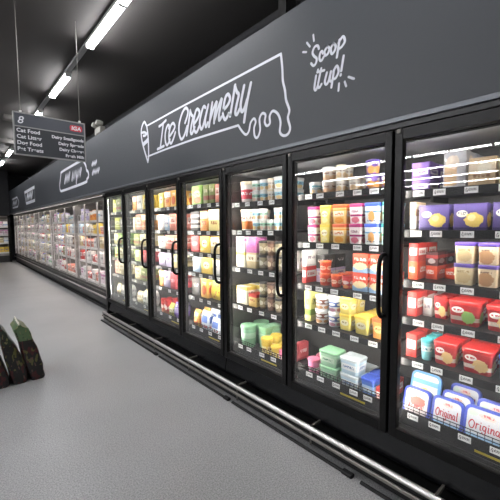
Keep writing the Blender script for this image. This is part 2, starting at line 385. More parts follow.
def freezer(first, last, label):
    ya, yb = joint(first-1), joint(last)
    t = thing('glass_door_freezer', label, 'freezer', (D, (ya+yb)/2, 0), 'glass door freezers along the aisle')
    inv = Matrix.Translation((-D, -(ya+yb)/2, 0))
    def part(name, bm, mat, parent=t, smooth=None):
        if parent is t: bm.transform(inv)
        elif parent.parent is t or parent.parent is None: bm.transform(inv)
        return obj(name, bm, mat, parent, smooth)
    bm = BM()
    e = .004
    box(bm, 2.45, 2.52, yb+e, ya-e, .15, 1.99); box(bm, 1.86, 2.45, yb+e, ya-e, 1.946, 1.99); box(bm, 1.89, 2.45, yb+e, ya-e, .28, .33)
    box(bm, 1.9, 2.45, yb+e, yb+.02, .33, 1.93); box(bm, 1.9, 2.45, ya-.02, ya-e, .33, 1.93)
    part('cabinet_body', bm, M['liner'])
    bm = BM(); box(bm, 1.92, 2.45, yb+e, ya-e, 0, .15); part('base', bm, M['blackmatt'])
    # plinth: sloping gloss panel with a folded lower lip
    bm = BM()
    prof = [(D+.012, .278), (D-.012, .155), (D-.012, .142), (D+.02, .14), (D+.05, .278)]
    a = [bm.verts.new((x, ya-e, z)) for x, z in prof]; b = [bm.verts.new((x, yb+e, z)) for x, z in prof]
    for i in range(5): bm.faces.new((a[i], a[(i+1) % 5], b[(i+1) % 5], b[i]))
    bm.faces.new(a); bm.faces.new(b[::-1])
    part('kick_plate', bm, M['kick'])
    bm = BM(); box(bm, 1.852, 1.888, yb+e, ya-e, .28, .335); box(bm, 1.852, 1.888, yb+e, ya-e, 1.925, 1.99)
    for k in range(first-1, last+1):
        y = joint(k); box(bm, 1.852, 1.888, max(yb+e, y-.028), min(ya-e, y+.028), .335, 1.925)
    part('face_frame', bm, M['postblack'])
    bm = BM(); box(bm, 1.89, 2.449, yb+.021, ya-.021, 1.9395, 1.9455); part('top_panel', bm, M['toppanel'])
    bm = BM(); box(bm, 1.8885, 1.8935, yb+.03, ya-.03, 1.9275, 1.939); part('light_strip', bm, M['added_top_light'])  # added strip, hidden behind the header, brightens the top of the bays
    for k in range(first, last+1):
        a, b = joint(k-1), joint(k)
        # lights of the bay: strips on both posts
        for y in (a-.0315, b+.0315):
            bm = BM(); box(bm, 1.8505, 1.8545, y-.0028, y+.0028, .40, 1.92); part('light_strip', bm, M['led'])
        # door
        bm = BM(); g_ = .007
        box(bm, D-.022, D+.022, b+g_, b+.05, .283, 1.985, .004); box(bm, D-.022, D+.022, a-.05, a-g_, .283, 1.985, .004)
        box(bm, D-.0215, D+.0215, b+.05, a-.05, 1.93, 1.985); box(bm, D-.0215, D+.0215, b+.05, a-.05, .283, .338)
        dr = part('door', bm, M['black'])
        bm = BM(); box(bm, D-.004, D+.004, b+.0502, a-.0502, .3382, 1.9298); part('glass_pane', bm, M['glass_fog' if k < 3 else 'glass'], dr)
        bm = BM(); y = b+.036; pts = catmull([(D-.02, y, .965), (D-.06, y, .972), (D-.082, y, 1.02), (D-.086, y, 1.14), (D-.082, y, 1.26), (D-.06, y, 1.306), (D-.02, y, 1.313)], 5)
        tube(bm, pts, .0125, 10); part('handle', bm, M['black'], dr, 60)
        # hinge pin plate at the top of the door
        bm = BM(); box(bm, D-.03, D-.0225, a-.04, a-.018, 1.962, 1.984, .002); part('hinge', bm, M['bracket'], dr)
        # shelves
        for i, z in enumerate(LEVELS[k]):
            bm = BM()
            if i < len(LEVELS[k])-1:
                box(bm, 1.892, 2.44, b+.034, a-.034, z+.004, z+.02)
                for yy in (b+.045, a-.065): box(bm, 2.2, 2.44, yy, yy+.02, z-.03, z+.004)
                sh = part('shelf', bm, M['shelf'])
                bm = BM(); box(bm, 1.882, 1.8915, b+.037, a-.037, z-.021, z+.021, .002); part('price_rail', bm, M['rail'], sh)
                bm = BM(); box(bm, 1.8922, 1.9, b+.06, a-.06, z-.006, z+.0035); part('light_strip', bm, M['added_shelf_light'], sh)  # added strip, hidden behind the price rail, lights the goods below
            else:
                box(bm, 1.892, 2.44, b+.034, a-.034, .335, .37)
                sh = part('deck', bm, M['shelf'])
                bm = BM()
                n = 22
                for j in range(n+1):
                    yy = b+.05+(a-b-.1)*j/n; box(bm, 1.886, 1.8895, yy-.0012, yy+.0012, .42, .459)
                for zz in (.422, .439, .457): box(bm, 1.8845, 1.888, b+.048, a-.048, zz, zz+.003)
                box(bm, 1.886, 1.893, b+.048, a-.048, .371, .425)
                part('wire_fence', bm, M['rail'], sh)
                bm = BM(); box(bm, 1.8895, 1.8915, (a+b)/2-.2, (a+b)/2-.02, .352, .364); part('yellow_strip', bm, M['yellow_strip'], sh)
            for tt in TAGS[k]:
                y = b+.07+(a-b-.14)*(tt+R.uniform(-.03, .03))
                zz = z if i < len(LEVELS[k])-1 else .403
                bm = BM(); box(bm, 1.8795, 1.8815, y-.029, y+.029, zz-.016, zz+.016); part('price_tag', bm, M['tag'], sh)
    return t
freezer(1, 4, 'black glass freezer with four doors next to the dairy cases')
freezer(5, 7, 'black glass freezer with three doors below the scoop slogan')
# end panel between the freezers and the dairy cases
t = thing('end_panel', 'tall dark metal end panel between freezer and dairy case', 'end panel', (D, Y0+.045, 0))
bm = BM(); box(bm, -.02, .66, -.038, .038, 0, 1.99, .006); obj('panel', bm, M['black'], t)
bm = BM(); box(bm, -.0265, -.0205, -.024, .008, .33, 1.94, .002); obj('steel_strip', bm, M['steel_dull'], t)

# bumper rail in front of the freezers
t = thing('bumper_rail', 'silver tubular bumper rail running in front of the freezer plinth', 'bumper rail', (1.715, 2.2, 0))
ys, ye = -1.0-2.2, 5.49-2.2
bm = BM(); tube(bm, [(0, ys, .133), (0, ye, .133)], .0175, 14); obj('upper_tube', bm, M['steel'], t, 40)
bm = BM(); box(bm, -.022, -.008, ys, ye, .074, .096, .004); obj('lower_tube', bm, M['steel_dull'], t)
bm = BM(); box(bm, .002, .05, ys, ye, .03, .115); box(bm, .05, .2, ys, ye, .0, .06); obj('backing_channel', bm, M['blackmatt'], t)
for k in range(7):
    y = joint(k)-.3-2.2
    bm = BM(); box(bm, -.004, .1, y-.006, y+.006, .14, .154); box(bm, -.004, .004, y-.006, y+.006, .02, .158); obj('bracket', bm, M['bracket'], t)
for (a, b) in ((5.5, 3.55), (3.5, 2.2), (2.16, 1.02), (.97, -1.0)):  # black strips with end blocks, laid along the floor below the rail
    s = thing('floor_strip', {5.5: 'black floor strip under the rail beside the dairy end', 3.5: 'second black floor strip from the dairy end under the rail', 2.16: 'third black floor strip from the dairy end under the rail', .97: 'black floor strip under the rail at the freezer with blue tubs'}[a], 'floor strip', (1.685, (a+b)/2, 0), 'black floor strips under the bumper rail')
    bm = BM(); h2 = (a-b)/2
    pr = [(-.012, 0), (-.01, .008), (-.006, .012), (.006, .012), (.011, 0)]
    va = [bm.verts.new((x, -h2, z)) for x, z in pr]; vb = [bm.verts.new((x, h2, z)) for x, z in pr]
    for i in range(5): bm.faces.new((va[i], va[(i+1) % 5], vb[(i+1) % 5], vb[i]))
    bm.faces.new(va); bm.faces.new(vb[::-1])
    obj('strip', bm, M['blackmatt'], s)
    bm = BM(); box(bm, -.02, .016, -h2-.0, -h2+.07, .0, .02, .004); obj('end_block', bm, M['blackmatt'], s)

# ------------------------------------------------------------------ merchandise
def unit_round(bm):
    loft(bm, [(0, .40, .40, .4), (.02, .415, .415, .415), (.80, .475, .475, .475), (.86, .475, .475, .475)])
def unit_round_lid(bm):
    loft(bm, [(.845, .485, .485, .485), (.86, .5, .5, .5), (.975, .5, .5, .5), (1, .48, .48, .48)], True)
def unit_square(bm):
    loft(bm, [(0, .40, .40, .1), (.03, .425, .425, .12), (.80, .475, .475, .14), (.86, .475, .475, .14)])
def unit_square_lid(bm):
    loft(bm, [(.83, .488, .488, .15), (.84, .5, .5, .16), (.965, .5, .5, .16), (1, .47, .47, .15)])
def unit_carton(bm):
    box(bm, -.49, .49, -.495, .495, 0, .985, .012)
    box(bm, -.5, -.05, -.5, .5, .972, 1.0, .006)      # tuck flap folded over the top edge
def unit_pouch(bm):
    loft(bm, [(0, .10, .49, .05), (.06, .12, .49, .08), (.10, .30, .47, .16), (.3, .47, .45, .25), (.6, .46, .45, .25), (.85, .28, .47, .16), (.93, .09, .49, .06), (1, .07, .5, .05)])
def unit_bottle(bm):
    loft(bm, [(0, .42, .42, .15), (.03, .47, .47, .2), (.58, .48, .48, .2), (.72, .38, .38, .25), (.84, .2, .2, .2), (.9, .2, .2, .2)])
def unit_bottle_cap(bm):
    loft(bm, [(.88, .23, .23, .23), (.985, .23, .23, .23), (1, .2, .2, .2)])
def unit_tray(bm):
    loft(bm, [(0, .40, .42, .1), (.7, .48, .48, .1), (.74, .5, .5, .1), (.78, .5, .5, .1), (.9, .42, .42, .2), (1, .2, .25, .2)])
SHAPES = {'round': (unit_round, unit_round_lid, 'round_ice_cream_tub', 'round tub', 'ice cream tub'),
          'square': (unit_square, unit_square_lid, 'square_ice_cream_tub', 'square tub', 'ice cream tub'),
          'carton': (unit_carton, None, 'frozen_dessert_carton', 'carton', 'carton'),
          'pouch': (unit_pouch, None, 'frozen_food_bag', 'bag', 'bag'),
          'bottle': (unit_bottle, unit_bottle_cap, 'milk_bottle', 'bottle', 'bottle'),
          'tray': (unit_tray, None, 'chilled_food_tray', 'tray', 'tray'),
          'pot': (unit_round, unit_round_lid, 'dairy_pot', 'pot', 'tub'),
          'box': (unit_carton, None, 'dairy_carton', 'carton', 'carton')}
_cache = {}
def item(kind, look, sx, sy, sz, loc, rot=0, name=None):
    bf, lf, nm, word, cat = SHAPES[kind]
    bmat, lmat = LOOKS[look]
    key = (kind, look)
    if key not in _cache:
        bm = BM(); bf(bm); b = finish(nm, bm, bmat, 40)
        l = None
        if lf:
            bm = BM(); lf(bm); l = finish('lid', bm, lmat or M['whiteplastic'], 40)
        _cache[key] = (b, l)
    b, l = _cache[key]
    o = link(nm, b); o.location = loc; o.scale = (sx, sy, sz); o.rotation_euler = (0, 0, rot)
    if l: link('cap' if kind == 'bottle' else 'lid', l, o)
    return o
W = (238, 236, 230)
def lp(n, c): return plain('lid_'+n, c, .4)
L_ = {k: lp(k, c) for k, c in dict(white=(235, 235, 232), purple=(88, 66, 150), red=(190, 40, 38), orange=(225, 100, 50), yellow=(238, 205, 80), blue=(60, 90, 190), teal=(70, 170, 175), green=(140, 190, 150),
     pink=(225, 120, 150), brown=(70, 48, 38), magenta=(170, 40, 110), cream=(236, 222, 190), clear=(190, 200, 205), black=(30, 28, 28)).items()}
LOOKS = {}
def look(n, base, layers, lid=None): LOOKS[n] = (pack('pack_'+n.replace(' ', '_'), base, layers), L_[lid] if lid else None)
TXT = (70, 60, 70)
look('purple yellow-scoop', (92, 78, 140), [('band', (60, 50, 100), 0, .1), ('ell', (225, 222, 205), .27, .62, .17, .13), ('text', (70, 60, 120), .14, .4, .57, .68, 30), ('blob', (236, 206, 110), .62, .38, .27, .27), ('blob', (250, 232, 165), .56, .46, .12, .12)])
look('cream vanilla', (238, 222, 180), [('blob', (225, 200, 150), .5, .4, .38, .3), ('text', (190, 160, 110), .2, .8, .68, .8, 30)], 'purple')
look('cream caramel', (235, 215, 178), [('blob', (196, 150, 105), .4, .4, .4, .36), ('text', (120, 90, 80), .15, .7, .74, .82, 30)], 'purple')
look('red green-scoop', (178, 40, 44), [('band', (205, 190, 175), .22, .42), ('ell', W, .3, .72, .2, .15), ('text', (190, 40, 50), .16, .44, .68, .77, 26), ('blob', (155, 205, 110), .64, .42, .22, .3)], 'red')
look('red cream-scoop', (172, 36, 42), [('band', (215, 205, 190), .22, .42), ('ell', W, .3, .72, .2, .15), ('text', (190, 40, 50), .16, .44, .68, .77, 26), ('blob', (240, 205, 140), .62, .42, .25, .3), ('text', (240, 220, 200), .1, .45, .26, .38, 30)], 'red')
look('red white', (205, 60, 55), [('rect', W, .1, .9, .35, .75), ('text', (190, 50, 50), .2, .8, .45, .62, 24)])
look('orange red flat', (225, 80, 45), [('text', W, .1, .7, .4, .7, 20)])
look('teal', (120, 190, 195), [('band', (200, 225, 222), .5, .8), ('text', (40, 110, 120), .2, .8, .58, .7, 30)], 'teal')
look('tan', (205, 178, 140), [('band', (225, 208, 180), .5, .85), ('text', (150, 110, 80), .2, .8, .3, .44, 26), ('blob', (235, 225, 205), .6, .6, .25, .2)])
look('grey tan', (190, 190, 194), [('rect', (214, 180, 140), .05, .6, .06, .6), ('blob', (235, 220, 200), .4, .7, .3, .18)])
look('purple white', (120, 90, 165), [('rect', W, .1, .9, .12, .48), ('text', (110, 80, 150), .2, .8, .2, .4, 24)])
look('dark berry', (92, 50, 50), [('band', (190, 60, 60), .55, .8), ('blob', (200, 190, 190), .5, .35, .3, .2)])
look('white peach', (236, 224, 210), [('band', (232, 180, 140), .0, .28), ('text', (160, 110, 90), .25, .75, .5, .68, 28), ('blob', (240, 200, 160), .5, .25, .3, .2)], 'white')
look('white cream', (236, 232, 222), [('blob', (220, 190, 150), .5, .3, .3, .22), ('text', (130, 110, 100), .2, .8, .58, .72, 30)], 'cream')
look('white blueband', (230, 236, 238), [('band', (130, 190, 205), .66, .84), ('blob', (240, 215, 175), .5, .3, .26, .2), ('text', (80, 130, 150), .2, .8, .46, .58, 28)], 'white')
look('purple fruit', (122, 92, 170), [('blob', (240, 170, 90), .6, .36, .3, .3), ('ell', W, .4, .76, .26, .12)], 'purple')
look('yellow vanilla', (240, 222, 120), [('ell', (250, 244, 220), .5, .62, .3, .2), ('text', (170, 120, 40), .28, .72, .56, .68, 26), ('blob', (250, 236, 170), .5, .24, .28, .18)], 'yellow')
look('orange mango', (243, 205, 130), [('band', (240, 160, 60), .8, .86), ('rect', (250, 240, 215), .15, .85, .45, .76), ('text', (210, 110, 50), .22, .78, .54, .68, 24), ('blob', (240, 170, 70), .5, .22, .3, .18)], 'orange')
look('magenta berry', (238, 228, 226), [('band', (165, 40, 110), .42, .54), ('text', (120, 40, 90), .2, .8, .64, .8, 24), ('blob', (225, 120, 140), .5, .22, .3, .18)], 'magenta')
look('blue cone', (222, 232, 236), [('band', (110, 165, 205), .62, .7), ('blob', (235, 175, 105), .52, .4, .22, .3), ('text', (60, 90, 140), .2, .8, .12, .2, 24)], 'blue')
look('mint green', (215, 238, 222), [('band', (90, 180, 140), .5, .62), ('text', (40, 110, 80), .2, .8, .7, .82, 24), ('blob', (120, 200, 160), .5, .24, .3, .18)], 'teal')
look('orange sherbet', (228, 84, 48), [('blob', (250, 200, 170), .5, .5, .32, .2), ('text', (170, 30, 30), .25, .75, .46, .58, 24)], 'orange')
look('red sherbet', (205, 52, 50), [('ell', (245, 225, 215), .5, .58, .3, .17), ('blob', (240, 150, 80), .5, .22, .3, .16)], 'red')
look('orange-red party', (222, 80, 55), [('band', (150, 190, 228), 0, .3), ('blob', (242, 224, 176), .5, .36, .44, .2), ('text', W, .08, .92, .64, .8, 20)])
look('white brown-band', (236, 230, 222), [('band', (130, 80, 60), .45, .84), ('ell', W, .5, .64, .28, .12), ('blob', (225, 170, 120), .5, .2, .3, .14)], 'white')
look('white navy-band', (228, 232, 240), [('band', (80, 110, 180), .45, .84), ('ell', W, .5, .64, .28, .12), ('blob', (200, 140, 160), .5, .2, .3, .14)], 'white')
look('yellow custard', (244, 226, 120), [('ell', (250, 244, 205), .5, .55, .34, .22), ('text', (150, 120, 50), .3, .7, .5, .62, 24)], 'yellow')
look('orange cheddar', (233, 160, 80), [('ell', (245, 205, 140), .5, .55, .34, .22), ('text', (170, 80, 40), .3, .7, .5, .62, 24)], 'orange')
look('yellow-green slim', (214, 214, 130), [('band', (120, 150, 60), .2, .4), ('text', (90, 90, 40), .2, .8, .55, .75, 24)])
look('pale green', (176, 220, 186), [('rect', (215, 238, 215), .1, .9, .35, .75), ('text', (80, 150, 110), .2, .8, .48, .62, 22)], 'green')
look('pale blue', (190, 216, 232), [('rect', (238, 242, 245), .08, .92, .3, .76), ('text', (80, 120, 170), .2, .8, .45, .64, 22)], 'clear')
look('deep blue', (70, 110, 190), [('rect', (170, 200, 230), .08, .92, .35, .78), ('text', W, .2, .8, .45, .64, 22)], 'blue')
look('pink', (226, 130, 170), [('band', W, .4, .6), ('text', (150, 60, 110), .2, .8, .44, .56, 24)], 'pink')
look('magenta dotted', (196, 90, 165), [('mott', (235, 180, 215), 16, .56)])
look('pink white', (240, 226, 232), [('text', (170, 60, 120), .2, .8, .4, .6, 18), ('band', (215, 140, 185), .72, .9)])
look('red white tall', (236, 230, 222), [('band', (215, 70, 85), .2, .72), ('text', (250, 235, 235), .2, .8, .42, .58, 20)], 'cream')
look('orange white tall', (240, 236, 228), [('band', (240, 130, 60), .05, .5), ('text', (170, 90, 50), .2, .8, .62, .75, 20)], 'cream')
look('white lightblue', (240, 243, 242), [('band', (150, 205, 225), .45, .8), ('blob', (235, 205, 150), .5, .28, .28, .2), ('text', (90, 120, 150), .25, .75, .55, .7, 24)], 'white')
look('white mint', (242, 243, 236), [('band', (170, 220, 195), .5, .8), ('blob', (240, 205, 190), .5, .28, .28, .2), ('text', (110, 120, 110), .25, .75, .55, .7, 24)], 'white')
look('brown chocolate', (112, 84, 66), [('ell', (210, 190, 160), .5, .5, .3, .22)], 'brown')
look('olive coffee', (150, 140, 110), [('ell', (228, 222, 200), .5, .52, .3, .2), ('band', (96, 84, 66), 0, .14)], 'black')
look('white yellow', (242, 238, 215), [('band', (226, 208, 90), .8, 1), ('blob', (216, 176, 210), .5, .4, .34, .2), ('text', (140, 110, 120), .2, .8, .6, .72, 22)])
look('red yellow-top', (226, 196, 120), [('band', (205, 70, 60), .75, 1), ('text', (160, 60, 40), .2, .8, .4, .6, 20)])
look('mint plain', (150, 205, 165), [('band', (190, 228, 200), .5, .8)], 'green')
look('yellow honey', (232, 200, 80), [('rect', (245, 230, 170), .2, .8, .25, .65), ('text', (150, 100, 50), .25, .75, .38, .52, 20)], 'yellow')
look('green herb', (150, 190, 90), [('ell', (225, 240, 190), .5, .55, .32, .2), ('blob', (190, 120, 70), .5, .25, .35, .16), ('text', (70, 110, 40), .25, .75, .5, .62, 20)])
look('green brown', (140, 150, 80), [('band', (150, 90, 60), .2, .42), ('text', (230, 220, 180), .2, .8, .6, .78, 18)])
look('grey striped', (80, 78, 78), [('band', (210, 205, 200), .15, .28), ('band', (200, 196, 190), .42, .54), ('band', (190, 186, 182), .7, .84)])
look('cream yellow', (244, 228, 150), [('band', (250, 246, 220), .5, .95), ('text', (180, 120, 60), .2, .8, .3, .45, 20)])
look('orange bold', (240, 160, 70), [('band', W, .62, .95), ('text', (200, 70, 40), .2, .8, .3, .5, 18)])
look('rose red', (215, 90, 95), [('text', (250, 220, 220), .2, .8, .4, .62, 18), ('band', (190, 60, 70), 0, .14)])
look('bright yellow', (248, 214, 90), [('ell', (252, 244, 205), .5, .55, .28, .24), ('text', (190, 90, 40), .3, .7, .5, .62, 20)])
look('white plain', (238, 236, 232), [('text', (150, 140, 150), .2, .8, .45, .65, 20), ('band', (210, 205, 200), 0, .12)], 'white')
look('pale lilac', (206, 196, 226), [('band', W, .5, .8), ('text', (110, 90, 150), .2, .8, .55, .72, 20)], 'purple')
look('sky blue', (190, 214, 236), [('blob', W, .5, .5, .4, .3), ('text', (80, 100, 160), .2, .8, .45, .6, 20)])
look('blue white', (228, 236, 246), [('rect', (110, 140, 215), .2, .8, .45, .8), ('text', (220, 110, 120), .2, .8, .2, .36, 20)])
look('orange yellow', (244, 190, 90), [('blob', (225, 110, 50), .5, .4, .34, .25), ('text', W, .2, .8, .68, .84, 20)])
look('dark grey', (66, 64, 62), [('text', (200, 196, 190), .2, .8, .5, .7, 20)])
look('yellow red', (236, 214, 80), [('mott', (215, 80, 50), 7, .6), ('band', (110, 160, 70), .85, 1)])
look('lime yellow', (206, 210, 90), [('band', (235, 235, 190), .4, .7), ('text', (100, 110, 30), .2, .8, .48, .62, 20)])
look('violet', (130, 100, 190), [('band', (190, 175, 225), .4, .7), ('text', W, .2, .8, .75, .9, 20)])
look('salmon', (236, 150, 130), [('rect', (246, 220, 205), .1, .9, .4, .8), ('text', (170, 70, 60), .2, .8, .5, .7, 20)])
look('wheat', (220, 200, 150), [('band', (245, 236, 210), .45, .9), ('text', (130, 100, 60), .2, .8, .55, .75, 20)])
look('milk white', (246, 246, 246), [('band', (150, 180, 220), .25, .45)], 'blue')
look('milk green', (244, 246, 244), [('band', (140, 200, 150), .25, .45)], 'green')
look('milk red', (246, 242, 240), [('band', (220, 110, 110), .25, .45)], 'red')
look('ham pink', (222, 140, 135), [('rect', W, .25, .75, .3, .9)])
look('deli red', (196, 84, 78), [('rect', (240, 225, 220), .2, .8, .5, .95), ('mott', (225, 150, 140), 6, .58)])
look('butter yellow', (240, 206, 90), [('text', (90, 100, 170), .2, .8, .4, .6, 16)])

ORD = ['first', 'second', 'third', 'fourth', 'fifth', 'sixth', 'seventh', 'eighth', 'ninth', 'tenth', 'eleventh', 'twelfth', 'thirteenth', 'fourteenth', 'fifteenth', 'sixteenth']
SHELF = ['top', 'second', 'third', 'fourth', 'fifth']
DOOR = {1: 'beside dairy case', 2: 'below cone drawing', 3: 'below word Ice', 4: 'below word Creamery', 5: 'below frame drips', 6: 'below scoop slogan', 7: 'past scoop slogan'}
FX = 1.925
def shelf_surface(d, i):
    return .3715 if i == len(LEVELS[d])-1 else LEVELS[d][i]+.0205
def ceiling_of(d, i):
    return (LEVELS[d][i-1]-.03 if i else 1.905)-.006
def stock(d, i, row):
    """row: list of (kind, look, x0, x1, height, stack, rows[, setback]) with x0, x1 the picture columns of the front face, turned into metres along the shelf"""
    z = shelf_surface(d, i); top = ceiling_of(d, i)
    lo, hi = joint(d)+.04, joint(d-1)-.04
    ymid = {}
    count = {}
    last = hi+.2
    n_lev = len(LEVELS[d])
    sname = 'bottom deck' if i == n_lev-1 else SHELF[i]+' shelf'
    for it in row:
        kind, lk, x0, x1, h, stack, rows = it[:7]
        back = it[7] if len(it) > 7 else 0
        yr = {1: 230, 0: 180}.get(i, 300)
        ya = min(onX(x0, yr, FX).y, hi, last-.004); yb = max(onX(x1, yr, FX).y, lo)
        w = ya-yb-.006
        if w < .03: continue
        yc = (ya+yb)/2; last = yb
        if kind in ('round', 'square') and w > .15 and kind == 'round': w = .15
        h = min(h, (top-z)/stack-.003)
        dep = w if kind in ('round',) else {'square': min(max(w, .09), .14), 'carton': .13, 'pouch': .1}[kind]
        lks = lk if isinstance(lk, tuple) else (lk,)*stack
        for s in range(stack):
            lk = lks[s]
            zz = z+s*(h+.001)
            if zz+h > top: break
            for rw in range(rows):
                if s == stack-1 and stack > 1 and rw == rows-1 and R.random() < .3: continue
                x = FX+back+dep/2+rw*(dep+.012)
                if x+dep/2 > 2.43: break
                jit = R.uniform(-.003, .003)
                o = item(kind, lk, dep, w, h, (x+abs(jit), yc+jit*.3, zz))
                k2 = (rw, s); count[k2] = count.get(k2, 0)+1
                ords = ORD[min(count[k2]-1, 15)]
                lab = f"{lk} {SHAPES[kind][3]}, {ords} from dairy end"
                if rw: lab += ', back row' if rw == 1 else ', rear row'
                if s: lab += ', upper'
                lab += f", {sname} {DOOR[d]}"
                tag(o, lab, SHAPES[kind][4], f"{SHAPES[kind][4]}s on the {sname} {DOOR[d]}")

# --- last door (blue tubs at the bottom)
stock(7, 0, [('carton', 'purple white', 411, 430, .075, 2, 2), ('carton', 'grey tan', 442, 466, .185, 1, 2), ('carton', 'tan', 467, 496, .135, 1, 2), ('carton', 'tan', 498, 524, .16, 1, 1), ('carton', 'grey tan', 526, 550, .17, 1, 1)])
stock(7, 1, [('carton', ('white plain', 'tan'), 405, 416, .08, 2, 2), ('carton', 'purple yellow-scoop', 418, 449, .132, 1, 3), ('carton', 'purple yellow-scoop', 452, 487, .132, 1, 3), ('carton', 'purple yellow-scoop', 491, 527, .132, 1, 2), ('carton', 'tan', 530, 560, .13, 1, 1)])
stock(7, 2, [('carton', ('orange red flat', 'red white'), 407, 417, .1, 2, 2), ('carton', ('orange red flat', 'dark berry'), 418, 431, .075, 2, 2, .08), ('carton', ('orange red flat', 'dark berry'), 432, 448, .06, 2, 1, .16), ('square', 'cream vanilla', 451, 473, .118, 2, 2), ('square', 'cream caramel', 474.5, 498, .118, 2, 2), ('square', 'cream vanilla', 500, 524, .118, 2, 1), ('square', 'cream caramel', 526, 550, .118, 2, 1)])
stock(7, 3, [('carton', 'red white', 406, 417, .135, 1, 3), ('carton', 'white plain', 418, 428, .1, 1, 2, .06), ('square', 'red cream-scoop', 429, 445, .12, 1, 2, .05), ('square', 'red green-scoop', 447, 482, .125, 1, 3), ('square', 'red cream-scoop', 485, 521, .125, 1, 2), ('square', 'red green-scoop', 524, 556, .125, 1, 1)])
stock(7, 4, [('carton', 'red white', 406, 418, .13, 1, 3), ('round', 'teal', 420, 432.5, .115, 1, 3), ('square', 'red cream-scoop', 433.5, 459, .125, 1, 3), ('square', 'red cream-scoop', 462, 497, .125, 1, 3), ('square', 'deep blue', 500, 530, .13, 1, 2), ('square', 'red green-scoop', 533, 560, .125, 1, 1)])
# --- door below the slogan
stock(6, 0, [('round', 'white blueband', 306, 317, .085, 1, 2), ('round', 'white peach', 319, 331.5, .088, 2, 2), ('round', 'white cream', 333, 343, .088, 2, 2), ('round', 'white cream', 346, 358, .085, 1, 3), ('round', 'purple fruit', 362, 376, .088, 2, 2), ('round', 'purple fruit', 378, 391, .088, 1, 2)])
stock(6, 1, [('square', 'pink', 298, 305.5, .12, 2, 2), ('square', 'magenta berry', 306.3, 317, .125, 2, 2), ('square', 'yellow vanilla', 318.5, 329.5, .128, 2, 2), ('square', 'orange mango', 330.5, 346.3, .128, 2, 2), ('square', 'magenta berry', 347.3, 361.5, .128, 2, 2), ('square', 'blue cone', 362.6, 378.6, .128, 2, 2), ('square', 'mint green', 379.8, 391, .128, 2, 2)])
stock(6, 2, [('carton', ('red white', 'white plain'), 298, 306, .12, 2, 2), ('carton', ('pale lilac', 'dark grey'), 307, 316, .1, 2, 2, .1), ('round', 'orange sherbet', 316.5, 327, .085, 2, 1), ('round', 'orange sherbet', 328, 338, .085, 1, 3), ('round', 'red sherbet', 339, 350, .085, 1, 3), ('carton', 'orange-red party', 351.5, 367, .118, 2, 2), ('carton', 'orange-red party', 368, 384, .118, 2, 2)])
stock(6, 3, [('carton', 'yellow-green slim', 297, 303, .22, 1, 2), ('carton', 'yellow-green slim', 304, 310.5, .22, 1, 2), ('round', 'white brown-band', 312, 324, .1, 2, 2), ('round', 'white navy-band', 325, 337, .1, 2, 2), ('square', 'yellow custard', 338, 351, .108, 2, 2), ('square', 'yellow custard', 353, 369, .118, 1, 3), ('square', 'orange cheddar', 371, 386, .125, 1, 2)])
stock(6, 4, [('carton', ('white plain', 'mint green'), 297, 304, .12, 2, 2), ('round', 'pink', 305, 316, .12, 1, 2), ('square', 'pale green', 318, 337, .11, 2, 2), ('square', 'pale blue', 339, 359, .11, 2, 2), ('square', 'deep blue', 361, 376, .13, 1, 2), ('carton', 'red white', 377, 386, .1, 1, 2)])
# --- door below the drips
stock(5, 0, [('carton', 'white mint', 226, 235.4, .17, 1, 2), ('round', 'red white tall', 236, 248.5, .185, 1, 2), ('round', 'white mint', 249.3, 256.3, .088, 2, 2), ('round', 'white lightblue', 257, 264.3, .088, 2, 2), ('round', 'white cream', 265, 271.5, .088, 2, 2), ('square', 'white lightblue', 272.3, 284, .09, 2, 2)])
stock(5, 1, [('carton', 'white lightblue', 226, 235.4, .17, 1, 2), ('round', 'orange white tall', 236, 249.5, .18, 1, 2), ('round', 'white lightblue', 250.2, 256.5, .088, 2, 2), ('round', 'white mint', 257.2, 263.8, .088, 2, 2), ('round', 'white mint', 264.6, 271, .088, 1, 2), ('round', 'white lightblue', 271.8, 278, .088, 2, 2), ('round', 'white lightblue', 278.6, 285, .088, 2, 2)])
stock(5, 2, [('carton', 'white plain', 226, 235.4, .17, 1, 2), ('carton', ('white yellow', 'pink white'), 236, 245.5, .14, 2, 2), ('carton', ('wheat', 'magenta dotted'), 246.2, 255.5, .14, 2, 1), ('round', 'olive coffee', 256.5, 264, .12, 2, 2), ('round', 'brown chocolate', 264.8, 272, .12, 2, 2), ('round', 'olive coffee', 272.8, 280, .12, 2, 2), ('carton', 'white plain', 281, 286, .16, 1, 2)])
stock(5, 3, [('carton', 'sky blue', 226, 235.4, .17, 1, 2), ('carton', 'white yellow', 236, 247, .16, 1, 2), ('carton', 'red yellow-top', 248, 256, .11, 1, 2), ('round', 'olive coffee', 257, 263.8, .115, 2, 2), ('round', 'brown chocolate', 264.6, 271.8, .115, 2, 2), ('round', 'olive coffee', 272.5, 279.7, .115, 2, 2), ('round', 'brown chocolate', 280.3, 286, .115, 1, 2)])
stock(5, 4, [('carton', 'wheat', 226, 233.4, .17, 1, 2), ('round', 'mint plain', 234, 248, .2, 1, 2), ('square', 'mint plain', 249, 257, .2, 1, 2, .1), ('round', 'yellow honey', 258, 267, .15, 1, 2), ('round', 'yellow honey', 268, 276.5, .11, 1, 2), ('round', 'pink', 277.3, 281.5, .1, 1, 2), ('carton', 'rose red', 282, 287, .14, 1, 2)])
